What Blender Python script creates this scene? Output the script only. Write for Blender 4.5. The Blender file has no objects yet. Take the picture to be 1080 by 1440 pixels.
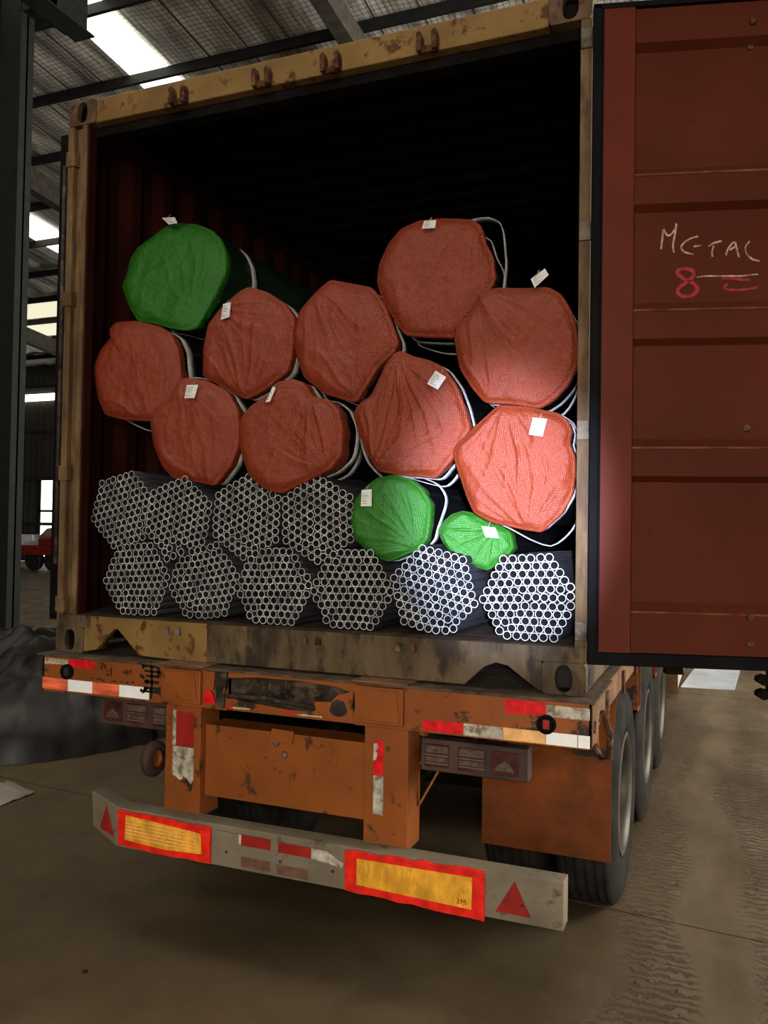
import bpy, bmesh, math, random
import numpy as np
from mathutils import Vector, Matrix, noise

random.seed(7)
C = bpy.context.scene
COL = C.collection
PI = math.pi

# ------------------------------------------------------------------ camera
CAM = np.array([1.6803, -3.0806, 1.7748])
YAW, PITCH, ROLL, F = 0.3862, 0.0235, 0.0156, 1183.06
cy, sy, cp, sp = math.cos(YAW), math.sin(YAW), math.cos(PITCH), math.sin(PITCH)
fw = np.array([-sy*cp, cy*cp, sp]); rt = np.array([cy, sy, 0.0]); up = np.cross(rt, fw)
cr, sr = math.cos(ROLL), math.sin(ROLL)
rt, up = rt*cr + up*sr, -rt*sr + up*cr
cam_d = bpy.data.cameras.new('camera')
cam_d.sensor_fit = 'VERTICAL'; cam_d.sensor_height = 36.0; cam_d.lens = 36.0*F/1440
cam_d.clip_end = 200
cam = bpy.data.objects.new('camera', cam_d); COL.objects.link(cam)
M3 = Matrix((rt, up, -fw)).transposed()
cam.matrix_world = Matrix.Translation(Vector(CAM)) @ M3.to_4x4()
C.camera = cam

def ray(px, py):
    return rt*((px-540)/F) - up*((py-720)/F) + fw
def at(px, py, v, axis=1):
    """point of the place where the sight line of a measured pixel meets a plane (Y=v by default)"""
    d = ray(px, py); t = (v-CAM[axis])/d[axis]
    return Vector(CAM+d*t)

# ------------------------------------------------------------------ light
w = bpy.data.worlds.new('overcast_daylight'); C.world = w; w.use_nodes = True
bg = w.node_tree.nodes['Background']
bg.inputs[0].default_value = (0.96, 0.96, 1.0, 1); bg.inputs[1].default_value = 0.7

def area(name, loc, target, sx, sy_, energy, col):
    l = bpy.data.lights.new(name, 'AREA'); l.shape = 'RECTANGLE'; l.size = sx; l.size_y = sy_
    l.energy = energy; l.color = col
    o = bpy.data.objects.new(name, l); COL.objects.link(o); o.location = loc
    o.rotation_euler = (Vector(target)-Vector(loc)).to_track_quat('-Z', 'Y').to_euler()
    return o
# daylight entering by the big gate on the right side and by the gate behind the photographer
area('gate_daylight_right', (13.5, 7.0, 3.2), (0, 4.0, 1.0), 9, 5.5, 850, (1.0, 0.93, 0.82))
area('gate_daylight_behind', (4.2, -12.5, 3.6), (0, 0, 1.5), 6.5, 5.5, 560, (1.0, 0.90, 0.76))
area('roof_daylight', (-4.0, 0.0, 12.2), (-4.0, 2.0, 0), 14, 5, 430, (1.0, 0.92, 0.78))
# added fill lamp with no window behind it, brightens the roof lining
area('ceiling_fill', (14.5, 10.0, 7.0), (-10, 14, 12.0), 14, 1.5, 2300, (1.0, 0.95, 0.86))
# the bluish torch of the phone, held beside the lens
td = bpy.data.lights.new('torch', 'SPOT'); td.energy = 1750; td.color = (0.58, 0.68, 1.0)
td.spot_size = math.radians(21); td.spot_blend = 1.0; td.shadow_soft_size = 0.03
torch = bpy.data.objects.new('torch', td); COL.objects.link(torch)
torch.location = (1.78, -3.02, 1.80)
torch.rotation_euler = (at(706, 722, 0.05)-Vector(torch.location)).to_track_quat('-Z', 'Y').to_euler()

# weak wide spill of the same torch
sd = bpy.data.lights.new('torch_spill', 'SPOT'); sd.energy = 42; sd.color = (1.0, 0.93, 0.84)
sd.spot_size = math.radians(100); sd.spot_blend = 1.0; sd.shadow_soft_size = 0.03
spill = bpy.data.objects.new('torch_spill', sd); COL.objects.link(spill)
spill.location = (1.76, -3.03, 1.80)
spill.rotation_euler = (at(560, 900, 0.0)-Vector(spill.location)).to_track_quat('-Z', 'Y').to_euler()

torch.scale = (0.80, 1.12, 1.0)
C.view_settings.view_transform = 'Standard'; C.view_settings.look = 'None'
C.view_settings.gamma = 1.0; C.view_settings.use_curve_mapping = False
C.view_settings.exposure = 0.68
C.cycles.max_bounces = 6; C.cycles.diffuse_bounces = 4; C.cycles.glossy_bounces = 3
C.cycles.sample_clamp_indirect = 4.0
C.cycles.use_denoising = True
C.cycles.use_light_tree = True

# ------------------------------------------------------------------ materials
MATS = {}
def nodes(m): return m.node_tree.nodes, m.node_tree.links
def mat(name, col, rough=0.6, metal=0.0, var=0.12, vscale=6.0, dirt=0.0, dirtcol=(0.02, 0.015, 0.01), dscale=9.0,
        dsharp=0.06, bump=0.0, bscale=40.0, spec=0.25, stretch=(1, 1, 1), emis=None):
    """painted or raw surface: colour with soft variation, patches of dirt or rust of their own shape, fine relief"""
    m = bpy.data.materials.new(name); m.use_nodes = True; N, L = nodes(m)
    kk = 1.0 if name.startswith(('tape_white', 'tape_amber', 'tape_orange', 'tape_red', 'board', 'pipe_end', 'daylight', 'far_white', 'plate')) else (0.85 if name.startswith(('tape', 'paper', 'chalk')) else 0.62)
    col = tuple(c*kk for c in col); dirtcol = tuple(c*kk for c in dirtcol)
    p = N['Principled BSDF']
    tc = N.new('ShaderNodeNewGeometry'); mp = N.new('ShaderNodeMapping'); mp.inputs['Scale'].default_value = stretch
    L.new(tc.outputs['Position'], mp.inputs['Vector'])
    n1 = N.new('ShaderNodeTexNoise'); n1.inputs['Scale'].default_value = vscale; n1.inputs['Detail'].default_value = 5
    L.new(mp.outputs[0], n1.inputs['Vector'])
    r1 = N.new('ShaderNodeMapRange'); r1.inputs['From Min'].default_value = 0.3; r1.inputs['From Max'].default_value = 0.7
    r1.inputs['To Min'].default_value = 1-var*2; r1.inputs['To Max'].default_value = 1+var
    L.new(n1.outputs['Fac'], r1.inputs['Value'])
    mx = N.new('ShaderNodeMix'); mx.data_type = 'RGBA'; mx.blend_type = 'MULTIPLY'; mx.inputs[0].default_value = 1
    mx.inputs[6].default_value = (*col, 1)
    cb = N.new('ShaderNodeCombineColor')
    for i in range(3): L.new(r1.outputs[0], cb.inputs[i])
    L.new(cb.outputs[0], mx.inputs[7])
    out = mx.outputs[2]
    if dirt > 0:
        n2 = N.new('ShaderNodeTexNoise'); n2.inputs['Scale'].default_value = dscale; n2.inputs['Detail'].default_value = 8
        n2.inputs['Roughness'].default_value = 0.65
        L.new(mp.outputs[0], n2.inputs['Vector'])
        r2 = N.new('ShaderNodeMapRange'); t = 0.70-0.35*dirt
        r2.inputs['From Min'].default_value = t-dsharp; r2.inputs['From Max'].default_value = t+dsharp
        L.new(n2.outputs['Fac'], r2.inputs['Value'])
        m2 = N.new('ShaderNodeMix'); m2.data_type = 'RGBA'
        L.new(r2.outputs[0], m2.inputs[0]); L.new(out, m2.inputs[6]); m2.inputs[7].default_value = (*dirtcol, 1)
        out = m2.outputs[2]
    L.new(out, p.inputs['Base Color'])
    p.inputs['Roughness'].default_value = rough; p.inputs['Metallic'].default_value = metal
    p.inputs['Specular IOR Level'].default_value = spec
    if bump > 0:
        n3 = N.new('ShaderNodeTexNoise'); n3.inputs['Scale'].default_value = bscale; n3.inputs['Detail'].default_value = 6
        L.new(mp.outputs[0], n3.inputs['Vector'])
        b = N.new('ShaderNodeBump'); b.inputs['Strength'].default_value = bump; b.inputs['Distance'].default_value = 0.01
        L.new(n3.outputs['Fac'], b.inputs['Height']); L.new(b.outputs[0], p.inputs['Normal'])
    if emis:
        p.inputs['Emission Color'].default_value = (*emis[:3], 1); p.inputs['Emission Strength'].default_value = emis[3]
    MATS[name] = m
    return m

mat('orange_paint', (0.40, 0.110, 0.020), 0.5, var=0.13, vscale=5, dirt=0.30, dirtcol=(0.05, 0.028, 0.014), dscale=11, dsharp=0.03, bump=0.15)
mat('orange_plain', (0.40, 0.110, 0.018), 0.5, var=0.12, vscale=4, dirt=0.22, dirtcol=(0.10, 0.045, 0.014), dscale=14, dsharp=0.03, bump=0.1)
mat('orange_flap', (0.33, 0.080, 0.014), 0.6, spec=0.15, var=0.25, vscale=3, dirt=0.15, dirtcol=(0.10, 0.035, 0.012), dscale=5, dsharp=0.15)
mat('orange_dusty', (0.40, 0.19, 0.085), 0.75, var=0.25, vscale=9, dirt=0.42, dirtcol=(0.13, 0.085, 0.05), dscale=18, dsharp=0.12)
mat('grime_steel', (0.055, 0.040, 0.026), 0.75, var=0.5, vscale=12, dirt=0.35, dirtcol=(0.16, 0.095, 0.045), dscale=16, dsharp=0.05, bump=0.5, bscale=30)
mat('deck_dust', (0.155, 0.105, 0.065), 0.85, var=0.3, vscale=14, dirt=0.3, dirtcol=(0.06, 0.035, 0.02), dscale=22, bump=0.3)
mat('yellow_paint', (0.37, 0.215, 0.062), 0.6, var=0.18, vscale=5, dirt=0.36, dirtcol=(0.13, 0.045, 0.012), dscale=10, dsharp=0.035, bump=0.15)
mat('yellow_rusty', (0.175, 0.118, 0.056), 0.7, var=0.3, vscale=7, dirt=0.52, dirtcol=(0.050, 0.030, 0.016), dscale=8, dsharp=0.05, bump=0.4, stretch=(1, 1, .45))
mat('post_paint', (0.27, 0.165, 0.07), 0.7, var=0.3, vscale=9, dirt=0.45, dirtcol=(0.12, 0.06, 0.028), dscale=22, dsharp=0.1, bump=0.3, stretch=(1, 1, .25))
mat('hinge_steel', (0.24, 0.19, 0.13), 0.6, var=0.3, vscale=20, dirt=.3, dirtcol=(0.08, .05, .03))
mat('rust', (0.13, 0.048, 0.018), 0.85, var=0.4, vscale=25, dirt=0.35, dirtcol=(0.28, 0.16, 0.07), dscale=30, bump=0.6)
mat('casting', (0.20, 0.115, 0.06), 0.7, var=0.35, vscale=9, dirt=0.4, dirtcol=(0.10, 0.038, 0.018), dscale=14, bump=0.4)
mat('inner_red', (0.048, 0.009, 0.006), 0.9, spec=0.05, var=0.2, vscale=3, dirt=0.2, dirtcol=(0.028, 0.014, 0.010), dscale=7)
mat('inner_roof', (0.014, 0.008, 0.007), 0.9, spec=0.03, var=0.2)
mat('door_red', (0.135, 0.025, 0.009), 0.65, spec=0.10, var=0.12, vscale=2.2, dirt=0.06, dirtcol=(0.09, 0.02, 0.01), dscale=12, bump=0.07, bscale=14)
mat('door_stile', (0.165, 0.025, 0.010), 0.6, spec=0.12, var=0.10, vscale=3)
mat('door_lip_lit', (0.26, 0.085, 0.045), 0.7, spec=0.1, var=0.35, vscale=12)
mat('gasket', (0.010, 0.009, 0.010), 0.7, var=0.2, spec=0.05)
mat('wood_floor', (0.085, 0.050, 0.030), 0.85, var=0.4, vscale=10, dirt=0.3, dirtcol=(0.03, 0.02, 0.014), stretch=(1, .2, 1), bump=0.4)
mat('pipe_steel', (0.028, 0.028, 0.032), 0.35, metal=0.3, var=0.3, vscale=16, stretch=(1, .12, 1), spec=0.5)
mat('pipe_end', (0.50, 0.50, 0.46), 0.45, metal=0.1, var=0.25, vscale=14, spec=0.5)
mat('pipe_bore', (0.016, 0.015, 0.018), 0.8, var=0.3, spec=0.1)
mat('cover_film_dark', (0.014, 0.013, 0.015), 0.25, var=0.4, vscale=9, stretch=(1, .2, 1), spec=0.6)
mat('cover_film_green', (0.018, 0.040, 0.018), 0.35, var=0.3, vscale=9, stretch=(1, .2, 1), spec=0.4)
mat('webbing', (0.62, 0.60, 0.56), 0.75, var=0.2, vscale=25)
mat('paper', (0.80, 0.79, 0.74), 0.7, var=0.06, vscale=30)
mat('ink', (0.05, 0.05, 0.06), 0.7)
mat('red_ink', (0.5, 0.03, 0.03), 0.7)
mat('black_paint', (0.022, 0.016, 0.012), 0.7)
mat('chalk', (0.62, 0.40, 0.30), 0.95, var=0.4, vscale=60)
mat('red_marker', (0.50, 0.020, 0.030), 0.6, var=0.25, vscale=40)
mat('tape_white', (0.93, 0.93, 0.90), 0.35, var=0.03, vscale=30)
mat('tape_amber', (0.95, 0.52, 0.20), 0.35, var=0.2, vscale=18, dirt=.15, dirtcol=(.9, .10, .02), dscale=14)
mat('tape_orange', (0.90, 0.17, 0.08), 0.35, var=0.3, vscale=24, stretch=(.3, 1, 2))
mat('tape_dirty', (0.58, 0.54, 0.42), 0.5, var=0.22, vscale=28, dirt=0.42, dirtcol=(0.20, 0.155, 0.085), dscale=30, dsharp=0.06)
mat('tape_red', (0.72, 0.012, 0.016), 0.35, var=0.2, vscale=30)
mat('tape_red_dull', (0.30, 0.018, 0.012), 0.4, var=0.15, vscale=12)
mat('tape_ghost', (0.17, 0.085, 0.05), 0.8, var=0.2, vscale=20)
mat('bumper_paint', (0.30, 0.245, 0.165), 0.7, var=0.15, vscale=7, dirt=0.22, dirtcol=(0.13, 0.095, 0.055), dscale=14, dsharp=0.05, bump=0.15)
mat('board_red', (0.80, 0.022, 0.010), 0.4, var=0.2, vscale=20)
mat('board_yellow', (0.88, 0.42, 0.035), 0.4, var=0.22, vscale=12, dirt=0.34, dirtcol=(0.55, 0.25, 0.02), dscale=22, dsharp=0.08, stretch=(1.6, 1, .6))
mat('lens_red', (0.105, 0.012, 0.010), 0.35, var=0.3, vscale=20, dirt=0.3, dirtcol=(0.12, 0.075, 0.055), dscale=12, dsharp=0.2)
mat('lens_clear', (0.16, 0.115, 0.085), 0.4, var=0.25, vscale=50)
mat('lamp_frame', (0.105, 0.060, 0.045), 0.7, var=0.3)
mat('lens_glass_line', (0.30, 0.24, 0.20), 0.4)
mat('rubber', (0.034, 0.029, 0.024), 0.85, spec=0.12, var=0.3, vscale=8, bump=0.15)
mat('rim_steel', (0.13, 0.115, 0.09), 0.5, metal=0.4, var=0.25)
mat('chassis_black', (0.014, 0.011, 0.009), 0.9, var=0.3, spec=0.05)
mat('column_paint', (0.024, 0.028, 0.024), 0.55, var=0.15)
mat('purlin_paint', (0.020, 0.020, 0.017), 0.7, var=0.2)
mat('rafter_paint', (0.10, 0.085, 0.068), 0.7, var=0.2)
mat('tarp_black', (0.024, 0.020, 0.017), 0.45, spec=0.3, var=0.4, vscale=4, bump=0.2, bscale=9)
mat('wall_sheet', (0.075, 0.068, 0.055), 0.8, var=0.15, vscale=.6)
mat('wall_girt', (0.035, 0.033, 0.028), 0.8)
mat('far_red', (0.34, 0.022, 0.014), 0.6, var=0.2)
mat('far_white', (0.70, 0.72, 0.75), 0.6)
mat('far_tan', (0.42, 0.27, 0.20), 0.8)
mat('plate_metal', (0.62, 0.66, 0.72), 0.28, metal=0.3, var=0.12, vscale=3)
mat('toolbox_paint', (0.62, 0.56, 0.50), 0.6, var=0.15)
mat('daylight_panel', (0.8, 0.8, 0.75), 0.6, emis=(1.0, 0.97, 0.86, 2.2))
mat('daylight_panel_dim', (0.6, 0.6, 0.45), 0.6, emis=(1.0, 0.95, 0.68, 0.55))
mat('debris_film', (0.42, 0.38, 0.32), 0.5)
mat('dark_spot', (0.012, 0.009, 0.007), 0.6)

def weave(name, col, rough=0.46):
    """woven polypropylene sheet with a fine thread relief and a waxy gloss"""
    m = bpy.data.materials.new(name); m.use_nodes = True; N, L = nodes(m); p = N['Principled BSDF']
    g = N.new('ShaderNodeNewGeometry')
    hs = []
    for i, rotv in enumerate(((0, 0.12, 0), (0, 1.69, 0))):
        mp = N.new('ShaderNodeMapping'); mp.inputs['Rotation'].default_value = rotv
        L.new(g.outputs['Position'], mp.inputs['Vector'])
        wv = N.new('ShaderNodeTexWave'); wv.inputs['Scale'].default_value = 55; wv.inputs['Distortion'].default_value = 1.5
        wv.inputs['Detail'].default_value = 2; wv.bands_direction = 'X'
        L.new(mp.outputs[0], wv.inputs['Vector']); hs.append(wv)
    ad = N.new('ShaderNodeMath'); ad.operation = 'ADD'; L.new(hs[0].outputs['Fac'], ad.inputs[0]); L.new(hs[1].outputs['Fac'], ad.inputs[1])
    n = N.new('ShaderNodeTexNoise'); n.inputs['Scale'].default_value = 38; n.inputs['Detail'].default_value = 6
    L.new(g.outputs['Position'], n.inputs['Vector'])
    ad2 = N.new('ShaderNodeMath'); ad2.operation = 'MULTIPLY_ADD'; L.new(n.outputs['Fac'], ad2.inputs[0]); ad2.inputs[1].default_value = 6.0
    L.new(ad.outputs[0], ad2.inputs[2])
    rg_ = N.new('ShaderNodeTexNoise'); rg_.noise_type = 'RIDGED_MULTIFRACTAL'; rg_.inputs['Scale'].default_value = 7; rg_.inputs['Detail'].default_value = 4
    rg_.inputs['Distortion'].default_value = 0.6
    mr = N.new('ShaderNodeMapping'); mr.inputs['Scale'].default_value = (1.0, 1.0, 0.5); mr.inputs['Rotation'].default_value = (0, 0.45, 0)
    L.new(g.outputs['Position'], mr.inputs['Vector']); L.new(mr.outputs[0], rg_.inputs['Vector'])
    b0 = N.new('ShaderNodeBump'); b0.inputs['Strength'].default_value = 0.85; b0.inputs['Distance'].default_value = 0.008
    L.new(rg_.outputs['Fac'], b0.inputs['Height'])
    b = N.new('ShaderNodeBump'); b.inputs['Strength'].default_value = 0.5; b.inputs['Distance'].default_value = 0.0020
    L.new(b0.outputs[0], b.inputs['Normal'])
    L.new(ad2.outputs[0], b.inputs['Height']); L.new(b.outputs[0], p.inputs['Normal'])
    n1 = N.new('ShaderNodeTexNoise'); n1.inputs['Scale'].default_value = 7; n1.inputs['Detail'].default_value = 4
    L.new(g.outputs['Position'], n1.inputs['Vector'])
    mx = N.new('ShaderNodeMix'); mx.data_type = 'RGBA'; L.new(n1.outputs['Fac'], mx.inputs[0])
    mx.inputs[6].default_value = (*[c*0.78 for c in col], 1); mx.inputs[7].default_value = (*[min(1, c*1.2) for c in col], 1)
    L.new(mx.outputs[2], p.inputs['Base Color']); p.inputs['Roughness'].default_value = rough
    p.inputs['Specular IOR Level'].default_value = 0.48
    MATS[name] = m
weave('cover_red', (0.225, 0.031, 0.008))
weave('cover_green', (0.024, 0.150, 0.010))

# roof lining: corrugated silver foil held by a wire net
def roof_mat():
    m = bpy.data.materials.new('roof_foil'); m.use_nodes = True; N, L = nodes(m); p = N['Principled BSDF']
    g = N.new('ShaderNodeNewGeometry')
    br = N.new('ShaderNodeTexBrick'); br.offset = 0; br.inputs['Scale'].default_value = 1
    br.inputs['Brick Width'].default_value = .12; br.inputs['Row Height'].default_value = .12
    br.inputs['Mortar Size'].default_value = .008; br.inputs['Mortar Smooth'].default_value = .3
    L.new(g.outputs['Position'], br.inputs['Vector'])
    n = N.new('ShaderNodeTexNoise'); n.inputs['Scale'].default_value = 1.6; n.inputs['Detail'].default_value = 8
    mp = N.new('ShaderNodeMapping'); mp.inputs['Scale'].default_value = (2.2, .6, 1)
    L.new(g.outputs['Position'], mp.inputs['Vector']); L.new(mp.outputs[0], n.inputs['Vector'])
    cr_ = N.new('ShaderNodeValToRGB'); cr_.color_ramp.elements[0].position = .35; cr_.color_ramp.elements[1].position = .72
    cr_.color_ramp.elements[0].color = (.26, .24, .21, 1); cr_.color_ramp.elements[1].color = (.72, .69, .62, 1)
    L.new(n.outputs['Fac'], cr_.inputs[0])
    mx = N.new('ShaderNodeMix'); mx.data_type = 'RGBA'; L.new(br.outputs['Fac'], mx.inputs[0])
    L.new(cr_.outputs[0], mx.inputs[6]); mx.inputs[7].default_value = (.07, .065, .06, 1)
    b2 = N.new('ShaderNodeTexBrick'); b2.offset = 0; b2.inputs['Scale'].default_value = 1
    b2.inputs['Brick Width'].default_value = .95; b2.inputs['Row Height'].default_value = 60; b2.inputs['Mortar Size'].default_value = .022
    L.new(g.outputs['Position'], b2.inputs['Vector'])
    mx2 = N.new('ShaderNodeMix'); mx2.data_type = 'RGBA'; L.new(b2.outputs['Fac'], mx2.inputs[0])
    L.new(mx.outputs[2], mx2.inputs[6]); mx2.inputs[7].default_value = (.06, .055, .05, 1); mx = mx2
    L.new(mx.outputs[2], p.inputs['Base Color']); p.inputs['Roughness'].default_value = .36; p.inputs['Specular IOR Level'].default_value = .8; p.inputs['Metallic'].default_value = .0
    b = N.new('ShaderNodeBump'); b.inputs['Strength'].default_value = .8; b.inputs['Distance'].default_value = .05
    L.new(n.outputs['Fac'], b.inputs['Height']); L.new(b.outputs[0], p.inputs['Normal'])
    MATS['roof_foil'] = m
roof_mat()

# dusty concrete with tyre tracks pressed into the dust
def floor_mat():
    m = bpy.data.materials.new('dusty_concrete'); m.use_nodes = True; N, L = nodes(m); p = N['Principled BSDF']
    g = N.new('ShaderNodeNewGeometry')
    def noise_(sc, det=6, st=(1, 1, 1), rough=.6):
        mp = N.new('ShaderNodeMapping'); mp.inputs['Scale'].default_value = st; L.new(g.outputs['Position'], mp.inputs['Vector'])
        n = N.new('ShaderNodeTexNoise'); n.inputs['Scale'].default_value = sc; n.inputs['Detail'].default_value = det
        n.inputs['Roughness'].default_value = rough
        L.new(mp.outputs[0], n.inputs['Vector']); return n.outputs['Fac']
    def rng(v, a, b, c=0., d=1.):
        r = N.new('ShaderNodeMapRange'); r.inputs['From Min'].default_value = a; r.inputs['From Max'].default_value = b
        r.inputs['To Min'].default_value = c; r.inputs['To Max'].default_value = d; L.new(v, r.inputs['Value']); return r.outputs[0]
    def math_(op, a, b):
        q = N.new('ShaderNodeMath'); q.operation = op
        for i, v in enumerate((a, b)):
            if isinstance(v, (int, float)): q.inputs[i].default_value = v
            else: L.new(v, q.inputs[i])
        return q.outputs[0]
    def mix(f, a, b):
        q = N.new('ShaderNodeMix'); q.data_type = 'RGBA'; L.new(f, q.inputs[0])
        for i, v in ((6, a), (7, b)):
            if isinstance(v, tuple): q.inputs[i].default_value = (*v, 1)
            else: L.new(v, q.inputs[i])
        return q.outputs[2]
    c = mix(rng(noise_(.55, 6), .35, .65), (.066, .044, .021), (.100, .069, .034))
    c = mix(rng(noise_(3.5, 8), .45, .75, 0, .6), c, (.040, .028, .017))
    # tracks: bands running away along Y, ribbed across
    sx = N.new('ShaderNodeSeparateXYZ'); L.new(g.outputs['Position'], sx.inputs[0])
    dx = math_('ADD', sx.outputs[0], math_('MULTIPLY', rng(noise_(.35, 2), 0, 1, -.6, .6), 1.0))
    band = math_('SINE', math_('MULTIPLY', dx, 11.0), 0)
    band = rng(band, -.45, .2)
    xm = rng(sx.outputs[0], .9, 1.5)
    ribs = N.new('ShaderNodeTexWave'); ribs.bands_direction = 'Y'; ribs.inputs['Scale'].default_value = 5.6
    ribs.inputs['Distortion'].default_value = 6.5; ribs.inputs['Detail'].default_value = 3; ribs.inputs['Detail Scale'].default_value = 2.5
    L.new(g.outputs['Position'], ribs.inputs['Vector'])
    rib = rng(ribs.outputs['Fac'], .35, .8)
    patchy = rng(noise_(1.1, 4, (1, .5, 1)), .30, .48, .25, 1)
    trk = math_('MULTIPLY', math_('MULTIPLY', math_('MULTIPLY', band, rib), xm), patchy)
    dust = math_('MULTIPLY', rng(noise_(1.4, 8, (1.6, .5, 1)), .35, .65), xm)
    c = mix(math_('MULTIPLY', dust, .75), c, (.175, .132, .082))
    c = mix(math_('MULTIPLY', trk, .7), c, (.042, .031, .021))
    L.new(c, p.inputs['Base Color']); p.inputs['Specular IOR Level'].default_value = .22
    L.new(rng(noise_(2.3, 5), .3, .7, .45, .8), p.inputs['Roughness'])
    h = math_('ADD', math_('MULTIPLY', trk, -.8), math_('MULTIPLY', noise_(25, 6), .5))
    b = N.new('ShaderNodeBump'); b.inputs['Strength'].default_value = .45; b.inputs['Distance'].default_value = .014
    L.new(h, b.inputs['Height']); L.new(b.outputs[0], p.inputs['Normal'])
    MATS['dusty_concrete'] = m
floor_mat()

# ------------------------------------------------------------------ mesh helpers
def tag(o, label=None, cat=None, group=None, kind=None):
    if label: o['label'] = label
    if cat: o['category'] = cat
    if group: o['group'] = group
    if kind: o['kind'] = kind
    return o
def empty(name, loc, label, cat, group=None):
    o = bpy.data.objects.new(name, None); COL.objects.link(o); o.location = loc; o.empty_display_size = .1
    return tag(o, label, cat, group)
def wloc(o):
    v = Vector((0, 0, 0))
    while o is not None: v += o.location; o = o.parent
    return v
class MB:
    def __init__(s): s.v = []; s.f = []; s.m = []
    def add(s, vs, fs, mi=0):
        k = len(s.v); s.v += [tuple(v) for v in vs]; s.f += [tuple(i+k for i in f) for f in fs]; s.m += [mi]*len(fs); return s
    def box(s, x0, x1, y0, y1, z0, z1, mi=0):
        v = [(x, y, z) for x in (x0, x1) for y in (y0, y1) for z in (z0, z1)]
        return s.add(v, [(0, 1, 3, 2), (4, 6, 7, 5), (0, 4, 5, 1), (2, 3, 7, 6), (0, 2, 6, 4), (1, 5, 7, 3)], mi)
    def bar(s, a, b, wx, wz, upv=(0, 0, 1), mi=0):
        a = Vector(a); b = Vector(b); d = (b-a).normalized(); u = Vector(upv)
        x = d.cross(u)
        if x.length < 1e-4: x = d.cross(Vector((1, 0, 0)))
        x.normalize(); u = x.cross(d)
        v = [p+x*i*wx/2+u*j*wz/2 for p in (a, b) for i, j in ((-1, -1), (1, -1), (1, 1), (-1, 1))]
        return s.add(v, [(3, 2, 1, 0), (4, 5, 6, 7), (0, 1, 5, 4), (1, 2, 6, 5), (2, 3, 7, 6), (3, 0, 4, 7)], mi)
    def prism(s, poly, y0, y1, mi=0, axis='Y'):
        """polygon in (x,z) extruded along Y, or in (y,z) extruded along X"""
        n = len(poly)
        if axis == 'Y': v = [(p[0], y0, p[1]) for p in poly]+[(p[0], y1, p[1]) for p in poly]
        elif axis == 'X': v = [(y0, p[0], p[1]) for p in poly]+[(y1, p[0], p[1]) for p in poly]
        else: v = [(p[0], p[1], y0) for p in poly]+[(p[0], p[1], y1) for p in poly]
        return s.add(v, [tuple(range(n)), tuple(range(2*n-1, n-1, -1))]+[(i, i+n, (i+1) % n+n, (i+1) % n) for i in range(n)], mi)
    def tube(s, pts, r, n=8, mi=0, closed=False):
        pts = [Vector(p) for p in pts]; rings = []
        for i, p in enumerate(pts):
            a = pts[max(0, i-1)]; b = pts[min(len(pts)-1, i+1)]; d = (b-a).normalized()
            u = Vector((0, 0, 1)) if abs(d.z) < .9 else Vector((1, 0, 0))
            x = d.cross(u).normalized(); y = x.cross(d)
            rr = r[i] if isinstance(r, (list, tuple)) else r
            rings.append([p+x*math.cos(t)*rr+y*math.sin(t)*rr for t in [2*PI*k/n for k in range(n)]])
        v = [q for rg in rings for q in rg]
        f = [(i*n+k, i*n+(k+1) % n, (i+1)*n+(k+1) % n, (i+1)*n+k) for i in range(len(pts)-1) for k in range(n)]
        f += [tuple(range(n-1, -1, -1)), tuple((len(pts)-1)*n+k for k in range(n))]
        return s.add(v, f, mi)
    def lathe(s, prof, c, axis='X', n=40, mi=0, close=False):
        """profile (a, r) turned about an axis through c; a runs along the axis"""
        v = []
        for a, r in prof:
            for k in range(n):
                t = 2*PI*k/n
                if axis == 'X': v.append((c[0]+a, c[1]+r*math.cos(t), c[2]+r*math.sin(t)))
                elif axis == 'Y': v.append((c[0]+r*math.cos(t), c[1]+a, c[2]+r*math.sin(t)))
                else: v.append((c[0]+r*math.cos(t), c[1]+r*math.sin(t), c[2]+a))
        m = len(prof); f = []
        for i in range(m if close else m-1):
            j = (i+1) % m
            f += [(i*n+k, i*n+(k+1) % n, j*n+(k+1) % n, j*n+k) for k in range(n)]
        return s.add(v, f, mi)
    def build(s, name, mats, parent=None, smooth=False, bevel=0, solid=0, kind=None, label=None):
        off = wloc(parent) if parent is not None else Vector((0, 0, 0))
        me = bpy.data.meshes.new(name)
        me.from_pydata([(x-off.x, y-off.y, z-off.z) for x, y, z in s.v], [], s.f)
        if not isinstance(mats, (list, tuple)): mats = [mats]
        for q in mats: me.materials.append(MATS[q])
        me.polygons.foreach_set('material_index', s.m)
        if smooth: me.polygons.foreach_set('use_smooth', [True]*len(me.polygons))
        bm = bmesh.new(); bm.from_mesh(me); bmesh.ops.recalc_face_normals(bm, faces=bm.faces); bm.to_mesh(me); bm.free()
        o = bpy.data.objects.new(name, me); COL.objects.link(o)
        if parent is not None: o.parent = parent
        if bevel:
            b = o.modifiers.new('bevel', 'BEVEL'); b.width = bevel; b.segments = 2; b.limit_method = 'ANGLE'; b.angle_limit = math.radians(50)
        if solid:
            b = o.modifiers.new('solid', 'SOLIDIFY'); b.thickness = solid; b.offset = 0
        if smooth == 'auto':
            pass
        if kind: o['kind'] = kind
        if label: o['label'] = label
        return o
def B(): return MB()
def struct(name, mb, m, parent=None, **k):
    return mb.build(name, m, parent, kind='structure', **k)

# ================================================================== THE HALL
ZR, SL = 13.0, 0.1                      # roof plane: z = ZR - SL*Y
def rz(y): return ZR-SL*y
X0, X1, Y0, Y1 = -34.0, 16.0, -14.0, 30.0
fl = struct('floor', B().box(X0, X1, Y0, Y1, -.3, -.013), 'dusty_concrete')
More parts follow.
